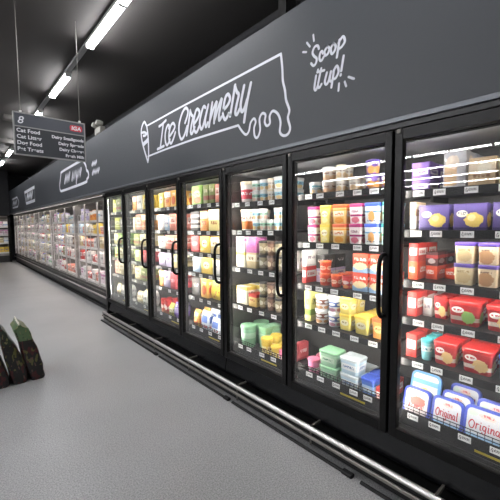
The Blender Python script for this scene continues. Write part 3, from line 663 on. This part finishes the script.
# --- door below Creamery
stock(4, 0, [('carton', 'white plain', 178, 183.4, .18, 1, 2), ('carton', 'rose red', 184.5, 190, .17, 1, 2), ('carton', 'green herb', 191, 201.5, .2, 1, 2), ('carton', 'green brown', 202.5, 208, .19, 1, 2), ('carton', 'green brown', 208.6, 214, .19, 1, 2), ('carton', 'salmon', 214.6, 219, .18, 1, 2)])
stock(4, 1, [('carton', 'salmon', 178, 183.4, .18, 1, 2), ('carton', 'white plain', 184, 189, .18, 1, 2), ('carton', 'grey striped', 190, 199, .2, 1, 2), ('carton', 'orange bold', 200, 207.5, .2, 1, 2), ('carton', 'cream yellow', 208.2, 219, .21, 1, 2)])
stock(4, 2, [('carton', 'wheat', 178, 183.4, .18, 1, 2), ('carton', 'white plain', 184, 189, .15, 1, 2), ('carton', 'rose red', 190, 199.5, .185, 1, 2), ('carton', 'bright yellow', 200.4, 210, .18, 1, 2), ('carton', 'wheat', 211, 219, .16, 1, 2)])
stock(4, 3, [('carton', 'pale lilac', 178, 183.4, .18, 1, 2), ('carton', 'dark grey', 184, 192.5, .15, 1, 2), ('carton', 'sky blue', 193.3, 200.5, .16, 1, 2), ('carton', 'bright yellow', 201.3, 212, .17, 1, 2), ('carton', 'white plain', 213, 219, .15, 1, 2)])
stock(4, 4, [('carton', 'white plain', 178, 183.4, .18, 1, 2), ('pouch', 'white plain', 184, 190, .2, 1, 2), ('carton', 'dark grey', 191, 200, .19, 1, 2), ('carton', 'orange yellow', 200.8, 207.5, .2, 1, 2), ('pouch', 'yellow red', 209, 219, .22, 1, 2)])
stock(4, 5, [('carton', 'sky blue', 178, 183.4, .18, 1, 2), ('pouch', 'white plain', 184, 191, .2, 1, 2), ('pouch', 'orange yellow', 191.8, 198, .2, 1, 2), ('pouch', 'blue white', 198.8, 208, .21, 1, 2), ('pouch', 'blue white', 208.8, 219, .17, 1, 2)])
# --- door below Ice
stock(3, 0, [('carton', 'lime yellow', 147, 152, .18, 1, 2), ('carton', 'green herb', 152.5, 157.5, .2, 1, 2), ('carton', 'bright yellow', 158, 163, .18, 1, 2), ('carton', 'orange bold', 163.5, 169.5, .19, 1, 2), ('carton', 'orange yellow', 170, 176, .19, 1, 2)])
stock(3, 1, [('carton', 'wheat', 147, 152, .18, 1, 2), ('carton', 'grey striped', 152.5, 157.5, .17, 1, 2), ('carton', 'white plain', 158, 164, .19, 1, 2), ('carton', 'sky blue', 164.5, 169, .16, 1, 2), ('carton', 'salmon', 169.5, 176, .19, 1, 2)])
stock(3, 2, [('carton', 'white plain', 147, 152, .18, 1, 2), ('carton', 'pale lilac', 152.5, 158, .16, 1, 2), ('carton', 'white plain', 158.5, 166, .15, 1, 2), ('carton', 'salmon', 166.5, 176, .17, 1, 2)])
stock(3, 3, [('carton', 'white plain', 147, 152, .18, 1, 2), ('carton', 'sky blue', 152.5, 158, .15, 1, 2), ('carton', 'pale lilac', 158.5, 166, .17, 1, 2), ('carton', 'pale lilac', 166.5, 172, .16, 1, 2), ('carton', 'wheat', 172.5, 176, .16, 1, 2)])
stock(3, 4, [('carton', 'rose red', 147, 152, .18, 1, 2), ('pouch', 'cream yellow', 152.5, 157.5, .19, 1, 2), ('carton', 'orange bold', 158, 163.5, .2, 1, 2), ('carton', 'pale lilac', 164, 170, .2, 1, 2), ('carton', 'rose red', 170.5, 176, .19, 1, 2)])
stock(3, 5, [('carton', 'wheat', 147, 152, .18, 1, 2), ('pouch', 'violet', 152.5, 158, .19, 1, 2), ('round', 'red sherbet', 158.5, 162.5, .2, 1, 2), ('round', 'red sherbet', 163, 167, .2, 1, 2), ('pouch', 'lime yellow', 167.5, 172, .17, 1, 2), ('pouch', 'violet', 172.5, 176, .2, 1, 2)])
for d, (xa, xb), pal in ((2, (129.5, 147), [['orange bold', 'white plain', 'bright yellow'], ['wheat', 'salmon', 'orange bold'], ['white plain', 'green brown', 'wheat'], ['sky blue', 'green herb', 'rose red'], ['sky blue', 'wheat', 'green brown'], ['cream yellow', 'wheat', 'white plain']]),
                         (1, (109, 125), [['lime yellow', 'green brown', 'dark grey'], ['green brown', 'lime yellow', 'dark grey'], ['lime yellow', 'wheat', 'green herb'], ['rose red', 'green herb', 'wheat'], ['green brown', 'salmon', 'wheat'], ['wheat', 'cream yellow', 'white plain']])):
    for i, ps in enumerate(pal):
        n = 3; row = []
        for j in range(n):
            a = xa+(xb-xa)*(j/n)**.93; b = xa+(xb-xa)*((j+1)/n)**.93-.4
            row.append(('pouch' if i == 5 else 'carton', ps[j], a, b, R.uniform(.17, .22), 1, 2))
        stock(d, i, row)

# --- family tubs leaning back on the deck, lids facing the door
def family_proto(tone):
    return None
M['tubblue'] = plain('blue_tub_plastic', (52, 72, 170), .35)
M['tubsky'] = plain('sky_blue_tub_plastic', (86, 140, 200), .35)
M['tublabel'] = pack('tub_label_paper', (196, 200, 206), [('blob', (215, 190, 180), .5, .82, .2, .1), ('text', (190, 90, 100), .36, .66, .8, .88, 24), ('blob', (190, 210, 190), .15, .85, .12, .1), ('band', (150, 190, 225), 0, .16)])
M['tublabel2'] = pack('tub_label_yellow', (200, 204, 200), [('blob', (235, 210, 110), .5, .4, .36, .2), ('band', (110, 170, 210), .7, .84), ('band', (110, 170, 210), 0, .14)])
M['tublabel3'] = pack('tub_label_red', (206, 200, 200), [('blob', (215, 90, 80), .55, .55, .34, .2), ('text', (190, 60, 60), .15, .85, .28, .42, 20)])
M['tubred'] = plain('tub_script_red', (170, 40, 55), .5)
# hand-lettered word on the lid, strokes in a 0..1 box (u to the reader's right)
ORIG = [[(.10, .72), (.03, .5), (.07, .22), (.15, .25), (.18, .55), (.12, .74), (.06, .66)],
        [(.235, .58), (.23, .25)], [(.232, .45), (.26, .57), (.3, .56)],
        [(.35, .55), (.345, .27), (.37, .26)], [(.352, .7), (.353, .71)],
        [(.49, .54), (.43, .56), (.41, .38), (.45, .26), (.49, .4), (.495, .55), (.48, .08), (.42, .05), (.4, .14)],
        [(.56, .55), (.555, .27), (.58, .26)], [(.562, .7), (.563, .71)],
        [(.63, .56), (.625, .26)], [(.628, .42), (.67, .56), (.7, .5), (.7, .28), (.72, .26)],
        [(.84, .52), (.78, .56), (.75, .38), (.79, .26), (.83, .38), (.84, .55), (.835, .28), (.86, .26)],
        [(.93, .8), (.92, .3), (.95, .26)]]
def family_tub(x, y, z, label, w=.185, h=.16, dep=.075, lean=16, tub='tubblue', paper='tublabel', word=True, yaw=0):
    # local: lid faces -X; origin at the lower front edge
    bm = BM(); loft(bm, [(0, h/2, w/2, .03), (.012, h/2, w/2, .032), (.014, h/2-.006, w/2-.006, .03), (dep, h/2-.016, w/2-.016, .025)])
    bm.transform(Matrix.Translation((0, 0, h/2)) @ Matrix.Rotation(PI/2, 4, 'Y'))
    root = obj('family_ice_cream_tub', bm, M[tub], None, 40)
    bm = BM(); loft(bm, [(0, h/2+.001, w/2+.001, .033), (.010, h/2+.001, w/2+.001, .033), (.0135, h/2-.006, w/2-.006, .028)])
    bm.transform(Matrix.Translation((.002, 0, h/2)) @ Matrix.Rotation(-PI/2, 4, 'Y'))
    lid = obj('lid', bm, M[tub], root, 40)
    bm = BM(); loft(bm, [(0, h/2-.013, w/2-.013, .022), (.0012, h/2-.013, w/2-.013, .022)])
    bm.transform(Matrix.Translation((-.0115, 0, h/2)) @ Matrix.Rotation(-PI/2, 4, 'Y'))
    obj('label', bm, M[paper], lid, 40)
    if word:
        bm = BM(); ww = w-.04
        for s in ORIG:
            q = catmull(s, 4)
            ribbon(bm, [(-(u-.5)*ww, h*.26+v*.075) for u, v in q], .0052, -.0129, .0004)
        obj('lettering', bm, M['tubred'], lid)
    root.location = (x, y, z); root.rotation_euler = (0, math.radians(lean), math.radians(yaw))
    tag(root, label, 'ice cream tub', 'family tubs on the bottom deck past the scoop slogan')
    return root
def yat(px, py): return onX(px, py, 1.95).y
zf = .385
y1, y2, y3, y4 = yat(417, 405), yat(447.5, 412), yat(487, 425), yat(529, 440)
family_tub(1.93, y1, zf, 'blue tub with red-and-white lid, front one at the dairy end of the bottom deck', paper='tublabel3', word=False, w=min(.17, 2*(y1-y2)-.17))
family_tub(2.03, y1+.004, zf, 'sky blue tub with yellow picture lid behind the red-and-white lidded tub', tub='tubsky', paper='tublabel2', word=False, w=.165, h=.215, lean=20)
family_tub(1.93, y2, zf, 'blue tub lettered Original, front of the row of three on the bottom deck', w=.155)
family_tub(2.035, y2-.012, zf, 'blue tub lettered Original, middle of the row of three on the bottom deck', w=.155)
family_tub(2.16, y2-.016, zf, 'blue tub lettered Original, rear of the row of three on the bottom deck', w=.155)
family_tub(1.93, y3, zf, 'large blue tub lettered Original standing alone at the front of the bottom deck', w=.2, h=.17)
family_tub(2.045, y3-.012, zf, 'blue tub behind the large blue tub lettered Original', w=.175, h=.17)
family_tub(1.93, y4-.02, zf, 'blue lidded tub at the end of the bottom deck furthest from dairy cases', w=.14)

# ------------------------------------------------------------------ dairy cases
DX = 1.97
DY0, DP, DN = 5.64, .785, 15
M['dairy_head'] = plain('dairy_header_grey', (96, 92, 86), .4)
M['dairy_black'] = plain('dairy_plinth_black', (34, 33, 32), .35)
UNIT = ['first dairy case, beside the freezers', 'second dairy case from the freezers', 'third dairy case from the freezers', 'fourth dairy case from the freezers', 'fifth dairy case from the freezers, at the end wall']
DZ = [.415, .78, 1.07, 1.34, 1.60]
DTOP = 2.0
for uix in range(5):
    ya, yb = DY0+uix*3*DP, DY0+(uix+1)*3*DP-.006
    t = thing('dairy_case', 'long '+UNIT[uix]+', with glass doors', 'dairy case', (DX, (ya+yb)/2, 0), 'dairy cases beyond the freezers')
    inv = Matrix.Translation((-DX, -(ya+yb)/2, 0))
    def dpart(name, bm, mat, parent=t):
        bm.transform(inv); return obj(name, bm, mat, parent)
    bm = BM(); box(bm, 2.55, 2.62, ya, yb, .1, DTOP); box(bm, DX+.03, 2.55, ya, yb, 1.96, DTOP)
    box(bm, DX+.02, 2.55, ya, ya+.01, .36, 1.96); box(bm, DX+.02, 2.55, yb-.01, yb, .36, 1.96); box(bm, DX+.03, 2.55, ya, yb, .3, .36)
    dpart('cabinet_body', bm, M['dairy_liner'])
    bm = BM(); box(bm, DX-.005, 2.5, ya, yb, .1, .3, .004); box(bm, DX+.03, 2.5, ya, yb, 0, .1); dpart('plinth', bm, M['dairy_black'])
    bm = BM(); box(bm, DX-.02, DX-.006, ya, yb, .335, .375, .003); dpart('sill_strip', bm, M['dairy_black'])
    bm = BM(); tube(bm, [(DX-.045, ya, .245), (DX-.045, yb, .245)], .017, 8); dpart('bumper_tube', bm, M['steel'])
    bm = BM(); box(bm, DX-.02, DX+.0, ya, yb, .02, .07); dpart('floor_rail', bm, M['blackmatt'])
    bm = BM(); box(bm, DX+.02, DX+.035, ya+.02, yb-.02, 1.935, 1.95); dpart('light_strip', bm, M['led_dairy'])
    bm = BM(); box(bm, DX-.022, DX-.0125, ya, yb, 1.915, DTOP, .002); dpart('header_strip', bm, M['dairy_head'])
    for z in DZ:
        bm = BM(); box(bm, DX+.07, 2.53, ya+.012, yb-.012, z-.02, z); sh = dpart('shelf', bm, M['dairy_shelf'])
        if z > .5: bm = BM(); box(bm, DX+.072, DX+.09, ya+.02, yb-.02, z-.028, z-.0205); dpart('light_strip', bm, M['led_dairy'], sh)
        bm = BM(); box(bm, DX+.06, DX+.068, ya+.012, yb-.012, z-.04, z+.004); dpart('price_rail', bm, M['dairy_shelf'], sh)
    for k in range(3):
        a = ya+k*DP; b = a+DP-.004
        bm = BM(); box(bm, DX-.004, DX+.004, a+.004, b-.004, .376, 1.985); dr = dpart('door', bm, M['glass_dairy'])
        bm = BM(); box(bm, DX-.012, DX+.012, a, a+.016, .376, 1.985); box(bm, DX-.012, DX+.012, b-.01, b, .376, 1.985); dpart('door_edge', bm, M['dairy_edge'], dr)
        bm = BM(); tube(bm, [(DX-.01, a+.36, .6), (DX-.03, a+.36, .62), (DX-.03, a+.36, 1.7), (DX-.01, a+.36, 1.72)], .008, 6); dpart('handle', bm, M['dairy_edge'], dr)
DPAL = [[('pot', 'white plain'), ('pot', 'white blueband'), ('box', 'orange bold'), ('box', 'pale lilac'), ('pot', 'pink'), ('pot', 'white mint')],
        [('box', 'white plain'), ('pot', 'salmon'), ('box', 'sky blue'), ('pot', 'white cream'), ('box', 'butter yellow')],
        [('tray', 'ham pink'), ('box', 'white plain'), ('tray', 'salmon'), ('box', 'wheat'), ('box', 'brown chocolate')],
        [('tray', 'deli red'), ('tray', 'ham pink'), ('box', 'red white'), ('box', 'white plain'), ('box', 'green brown')],
        [('tray', 'deli red'), ('tray', 'ham pink'), ('tray', 'salmon'), ('box', 'white plain'), ('box', 'pink white')]]
DFAR = [('bottle', 'milk white'), ('bottle', 'milk green'), ('bottle', 'milk red'), ('box', 'white plain'), ('box', 'pink white'), ('box', 'wheat'), ('pot', 'white plain')]
DS = ['bottom', 'fourth', 'third', 'second', 'top']
for k in range(DN):
    a = DY0+k*DP
    for s, z in enumerate(DZ):
        gap = (DZ[s+1]-.045 if s < 4 else 1.93)-z
        n = 4
        y = a+.03
        for j in range(n):
            w = (DP-.06)/n
            kind, lk = R.choice(DPAL[4-s]) if k < 5 else R.choice(DFAR)
            if kind == 'bottle' and gap < .2: kind, lk = 'box', 'white plain'
            hh = min(gap-.015, {'pot': R.uniform(.12, .17), 'box': R.uniform(.17, .25), 'tray': R.uniform(.12, .18), 'bottle': .24}[kind])
            ww = w-.012; dd = {'pot': min(ww, .14), 'box': .12, 'tray': .2, 'bottle': .11}[kind]
            o = item(kind, lk, dd, ww, hh, (DX+.085+dd/2, y+w/2, z+.001)); y += w
            tag(o, f"{lk} {SHAPES[kind][3]}, {ORD[j]} along {DS[s]} shelf, {ORD[k]} dairy door beyond freezers", SHAPES[kind][4], f"chilled goods in the dairy cases, {DS[s]} shelf")

# end wall chiller
t = thing('open_chiller', 'bright open chiller standing across the far end wall', 'chiller', (0, YFAR, 0))
def cpart(n, bm, m, p=t): bm.transform(Matrix.Translation((0, -YFAR, 0))); return obj(n, bm, m, p)
x0, x1 = -5.5, D-.03
bm = BM(); box(bm, x0, x1, YFAR+.7, YFAR+.78, .1, 1.95); box(bm, x0, x1, YFAR, YFAR+.7, 1.9, 1.95); box(bm, x0, x1, YFAR, YFAR+.7, .28, .36); box(bm, x1-.02, x1, YFAR, YFAR+.7, .36, 1.9); cpart('cabinet_body', bm, M['dairy_liner'])
bm = BM(); box(bm, x0, x1, YFAR+.02, YFAR+.7, 0, .28); cpart('plinth', bm, M['dairy_black'])
bm = BM(); box(bm, x1-.06, x1+.03, YFAR-.04, YFAR-.001, 0, 1.95); cpart('corner_post', bm, M['black'])
bm = BM(); box(bm, x0, x1-.1, YFAR+.05, YFAR+.08, 1.87, 1.89); cpart('light_strip', bm, M['led_dairy'])
bm = BM(); box(bm, x0, x1-.061, YFAR-.002, YFAR+.02, 1.82, 1.9); cpart('added_valance', bm, M['dairy_head'])  # lip added to keep the glowing strip out of the door reflections
CZ = [.42, .82, 1.16, 1.5]
for z in CZ:
    bm = BM(); box(bm, x0, x1-.03, YFAR+.12, YFAR+.69, z-.03, z); sh = cpart('shelf', bm, M['dairy_shelf'])
    bm = BM(); box(bm, x0, x1-.03, YFAR+.11, YFAR+.119, z-.05, z+.01); cpart('price_rail', bm, M['dairy_shelf'], sh)
for s, z in enumerate(CZ):
    for j in range(5):
        lk = 'butter yellow' if s == 0 else R.choice(['white plain', 'pink white', 'wheat', 'milk white'])
        o = item('box', lk, .14, .15, .22, (x1-.12-j*.17, YFAR+.23, z+.001), PI/2)
        tag(o, f"{lk} carton, {ORD[j]} from corner post, {['bottom', 'third', 'second', 'top'][s]} shelf of end wall chiller", 'carton', 'cartons in the end wall chiller')

# ------------------------------------------------------------------ ceiling lights: rows of battens on trunking
def batten_mesh():
    bm = BM(); L = .525
    for cx in (-.021, .021):
        pr = [(cx-.017, 0), (cx-.019, -.02), (cx-.012, -.038), (cx+.012, -.038), (cx+.019, -.02), (cx+.017, 0)]
        a = [bm.verts.new((x, -L, z)) for x, z in pr]; b = [bm.verts.new((x, L, z)) for x, z in pr]
        for i in range(6): bm.faces.new((a[i], a[(i+1) % 6], b[(i+1) % 6], b[i]))
        bm.faces.new(a); bm.faces.new(b[::-1])
    return finish('diffuser', bm, M['tube'])
def batten_body():
    bm = BM(); box(bm, -.042, .042, -.54, .54, 0, .03); box(bm, -.043, .043, -.545, -.527, -.044, .028); box(bm, -.043, .043, .527, .545, -.044, .028)
    return finish('housing', bm, M['whiteplastic'])
bmsh, hmsh = batten_mesh(), batten_body()
ROWS = [1.4, -1.75, -4.9, -7.9, -10.8, -13.7, -16.6]
RN = ['over the freezer aisle']+['in the %s row from the freezers' % q for q in ('second', 'third', 'fourth', 'fifth', 'sixth', 'seventh')]
for ri, x in enumerate(ROWS):
    tr = thing('light_trunking', 'grey ceiling trunking carrying lights '+RN[ri], 'trunking', (x, 6, CEIL), 'ceiling light trunking')
    bm = BM(); box(bm, -.03, .03, -10, 12, -.035, -.001); obj('channel', bm, M['trunk'], tr)
    if ri == 0: YS = [-1.285, .84, 2.965, 4.066, 6.19, 8.3, 10.45, 12.6, 14.7]
    else: YS = [(2.2 if ri > 1 else 1.2)+1.12*q for q in range(8)]
    for j, y in enumerate(YS):
        if ri == 0: nm = ['three before the hanging sign', 'two before the hanging sign', 'just before the hanging sign', 'beside the hanging sign'][j] if j < 4 else ORD[j-4]+' beyond the hanging sign'
        else: nm = ORD[j]+' along towards end wall'
        t = thing('ceiling_light', (f"long white ceiling light {RN[ri]}, {nm}" if ri == 0 else f"white ceiling light, {ORD[ri]} row from the freezers, {nm}"), 'ceiling light', (x, y, CEIL-.067), 'ceiling lights '+RN[ri])
        link('housing', hmsh, t); link('diffuser', bmsh, t)
# cross trunking and small box by the sign
def onZ(x, y, Z):
    v = ray(x, y); return CAM+v*((Z-H)/v.z)
q = onZ(5, 141, CEIL-.16)
t = thing('cross_trunking', 'grey cross trunking under the dark ceiling past the hanging sign', 'trunking', (0, q.y, CEIL-.16))
bm = BM(); box(bm, -3, q.x+.45, -.06, .06, -.05, .05); obj('channel', bm, M['conduit'], t)
bm = BM(); [box(bm, xx, xx+.03, -.01, .01, .051, .159) for xx in (-2.5, -.8, q.x+.2)]; obj('hanger', bm, M['wire'], t)
q = onZ(9.5, 118, CEIL-.05)
t = thing('junction_box', 'small pale box on the ceiling peeking out beside the hanging sign', 'junction box', (q.x, q.y, CEIL))
bm = BM(); box(bm, -.11, .11, -.08, .08, -.1, -.001, .01); obj('housing', bm, M['conduit'], t)
bm = BM(); box(bm, -.08, .08, -.05, .05, -.108, -.1005, .003); obj('cover', bm, M['conduit'], t)

# emergency light on the fascia top
e = onX(98.5, 127.5, D+.01)
t = thing('emergency_light', 'small white twin-head emergency light on top of the fascia', 'emergency light', (D+.03, e.y, 2.962))
bm = BM(); box(bm, -.04, .04, -.14, .14, 0, .1, .008); obj('housing', bm, M['aged_plastic'], t)
for y in (-.09, .1):
    bm = BM(); loft(bm, [(-.05, .042, .042, .042), (0, .046, .046, .046), (.045, .034, .034, .034)]); bm.transform(Matrix.Translation((-.04, y, .15)) @ Matrix.Rotation(-PI/2.3, 4, 'Y'))
    hd = obj('lamp_head', bm, M['aged_plastic'], t, 40)
    bm = BM(); tube(bm, [(0, y, .09), (-.02, y, .14)], .012, 8); obj('neck', bm, M['aged_plastic'], t)

# ------------------------------------------------------------------ hanging aisle sign
SY = 4.3
tl, trr, bl, br = onY(12.3, 112.5, SY), onY(85.8, 122.6, SY), onY(14.3, 155.6, SY), onY(84.5, 161, SY)
sx0, sx1, sz0, sz1 = tl.x, (trr.x+br.x)/2, (bl.z+br.z)/2, (tl.z+trr.z)/2
cx, w2, hh = (sx0+sx1)/2, (sx1-sx0)/2, sz1-sz0
t = thing('hanging_sign', 'charcoal aisle eight sign hanging on two wires from the ceiling', 'sign', (cx, SY, sz0))
bm = BM(); box(bm, -w2+.012, w2-.012, -.008, .008, .012, hh*.66, .001); obj('panel', bm, M['sign'], t)
bm = BM(); box(bm, -w2+.012, w2-.012, -.008, .008, hh*.66+.01, hh-.012, .001); obj('header_panel', bm, M['sign_head'], t)
bm = BM(); 
box(bm, -w2, -w2+.012, -.014, .014, 0, hh); box(bm, w2-.012, w2, -.014, .014, 0, hh); box(bm, -w2+.012, w2-.012, -.014, .014, 0, .012); box(bm, -w2+.012, w2-.012, -.014, .014, hh-.012, hh); box(bm, -w2+.012, w2-.012, -.011, .011, hh*.66, hh*.66+.01)
obj('frame', bm, M['sign_edge'], t)
def text_mesh(name, s, size, x, z, parent, mat, align='LEFT', shear=0, yoff=-.0085, bold=0.0):
    cu = bpy.data.curves.new(name, 'FONT'); cu.body = s; cu.size = size; cu.align_x = align; cu.shear = shear; cu.offset = bold; cu.extrude = .0006
    cu.space_character = 1.05
    o = bpy.data.objects.new(name+'_tmp', cu); COL.objects.link(o)
    dg = bpy.context.evaluated_depsgraph_get()
    me = bpy.data.meshes.new_from_object(o.evaluated_get(dg)); bpy.data.objects.remove(o); bpy.data.curves.remove(cu)
    me.transform(Matrix.Rotation(PI/2, 4, 'X')); me.transform(Matrix.Translation((x, yoff, z)))
    me.materials.clear(); me.materials.append(mat)
    return link(name, me, parent)
lh = hh*.66/4.6
for i, s in enumerate(('Cat Food', 'Cat Litter', 'Dog Food', 'Pet Treats')):
    text_mesh('lettering', s, .053, -w2+.026, hh*.66-.052-i*lh, t, M['sign_white'], bold=.0016)
for i, s in enumerate(('Dairy Smallgoods', 'Dairy Spreads', 'Dairy Cheese', 'Fresh Milk')):
    text_mesh('lettering', s, .044, w2-.02, hh*.66-.068-i*lh, t, M['sign_white'], 'RIGHT', bold=.0016)
text_mesh('aisle_number', '8', .105, -w2+.035, hh*.66+.037, t, M['sign_white'], shear=.25, bold=.001)
bm = BM(); loft(bm, [(0, .065, .033, .02), (.002, .065, .033, .02)]); bm.transform(Matrix.Translation((w2-.095, -.0082, hh*.83)) @ Matrix.Rotation(PI/2, 4, 'X'))
lg = obj('logo', bm, M['logo_red'], t)
text_mesh('logo_lettering', 'IGA', .058, w2-.095, hh*.83-.02, lg, M['sign_white'], 'CENTER', .1, -.0106, .002)
for px in (20.3, 79):
    q = onY(px, 112, SY); xx = q.x-cx
    bm = BM(); tube(bm, [(xx, 0, hh), (xx, 0, CEIL-sz0)], .004, 6); obj('hanging_wire', bm, M['wire'], t)
    bm = BM(); box(bm, xx-.012, xx+.012, -.008, .008, hh, hh+.02, .003); obj('clamp', bm, M['whiteplastic'], t)

# ------------------------------------------------------------------ bags standing on the floor
def bag_mat(name, seed, top):
    g = G(name); c = lin((28, 27, 26))
    n1 = g.noise(5, 5, seed, 3); n2 = g.noise(6, 7, seed+9, 3); n3 = g.noise(9, 9, seed+21, 3)
    c = g.mix(g.M('GREATER_THAN', n1, .57), c, lin((74, 26, 28)))
    c = g.mix(g.M('MULTIPLY', g.M('GREATER_THAN', n2, .58), g.rect(-1, 2, .25, .7)), c, lin((96, 94, 50)))
    c = g.mix(g.M('MULTIPLY', g.M('GREATER_THAN', n3, .62), g.rect(-1, 2, .0, .45)), c, lin((100, 74, 66)))
    c = g.mix(g.M('MULTIPLY', g.M('GREATER_THAN', n2, .42), g.rect(-1, 2, .72, 1.1)), c, lin(top))
    c = g.mix(g.M('MULTIPLY', g.M('GREATER_THAN', n3, .6), g.rect(-1, 2, .72, 1.1)), c, lin((128, 124, 84)))
    b = g.nt.nodes.new('ShaderNodeBsdfPrincipled'); b.inputs['Roughness'].default_value = .33
    g.nt.links.new(c, b.inputs['Base Color']); g.nt.links.new(b.outputs[0], g.out.inputs[0]); return g.m
for i, (bx, lab, sq, tp, hb) in enumerate(((.548, 'dark printed sack with green top, the end one of the row on the floor', 1.05, (88, 112, 76), .56), (.405, 'dark printed sack, second from the open end of the row on the floor', .55, (40, 50, 36), .55),
                               (.262, 'dark printed sack, third from the open end of the row on the floor', .7, (40, 50, 36), .5), (.119, 'dark printed sack, fourth from the open end of the row on the floor', .8, (60, 70, 40), .5))):
    bm = BM()
    rg = []
    for f, th, dw in ((0, .85, .96), (.04, 1, 1), (.25, 1.06, 1), (.5, 1.0, 1.0), (.68, .9*(.75+.25*sq), .98), (.82, .9*sq, .97), (.92, .85*sq, .98), (.97, .3, 1), (1.0, .16, 1)):
        rg.append((f*hb, .063*th, .17*dw, .03 if th > .4 else .008, -.13*f**1.4*1.0, 0))
    loft(bm, rg)
    bmesh.ops.subdivide_edges(bm, edges=bm.edges, cuts=1, use_grid_fill=True)
    for v in bm.verts:
        k = noise.noise_vector(v.co*9+Vector((i*7, 0, 0)))*.012*min(1, v.co.z/.05)
        v.co += Vector((k.x, k.y*.5, k.z*.3))
    o = obj('printed_sack', bm, bag_mat('bag_print_%d' % i, i*13.3, tp), None, 60)
    o.location = (bx, 3.93, 0)
    tag(o, lab, 'bag', 'dark sacks standing in a row on the floor')
    bm = BM(); box(bm, -.13-.004, -.13+.004, -.165, .165, hb-.004, hb+.022)
    for v in bm.verts: v.co.x += .004*math.sin(v.co.y*40)
    obj('sewn_seam', bm, M['cream_plastic'] if i == 0 else M['blackmatt'], o)

# ------------------------------------------------------------------ world, camera, colour management
w = bpy.data.worlds.new('store_ambience'); SC.world = w; w.use_nodes = True
w.node_tree.nodes['Background'].inputs[0].default_value = lin((190, 195, 205)); w.node_tree.nodes['Background'].inputs[1].default_value = .05
cd = bpy.data.cameras.new('camera'); cd.sensor_fit = 'HORIZONTAL'; cd.sensor_width = 36; cd.lens = F/500*36; cd.clip_start = .05; cd.clip_end = 100
co = bpy.data.objects.new('camera', cd); COL.objects.link(co)
mw = Matrix((RT, UP, -FW)).transposed().to_4x4(); mw.translation = CAM; co.matrix_world = mw
SC.camera = co
SC.view_settings.view_transform = 'Standard'; SC.view_settings.look = 'None'; SC.view_settings.gamma = 1; SC.view_settings.exposure = 0
try: SC.view_settings.use_curve_mapping = False
except Exception: pass
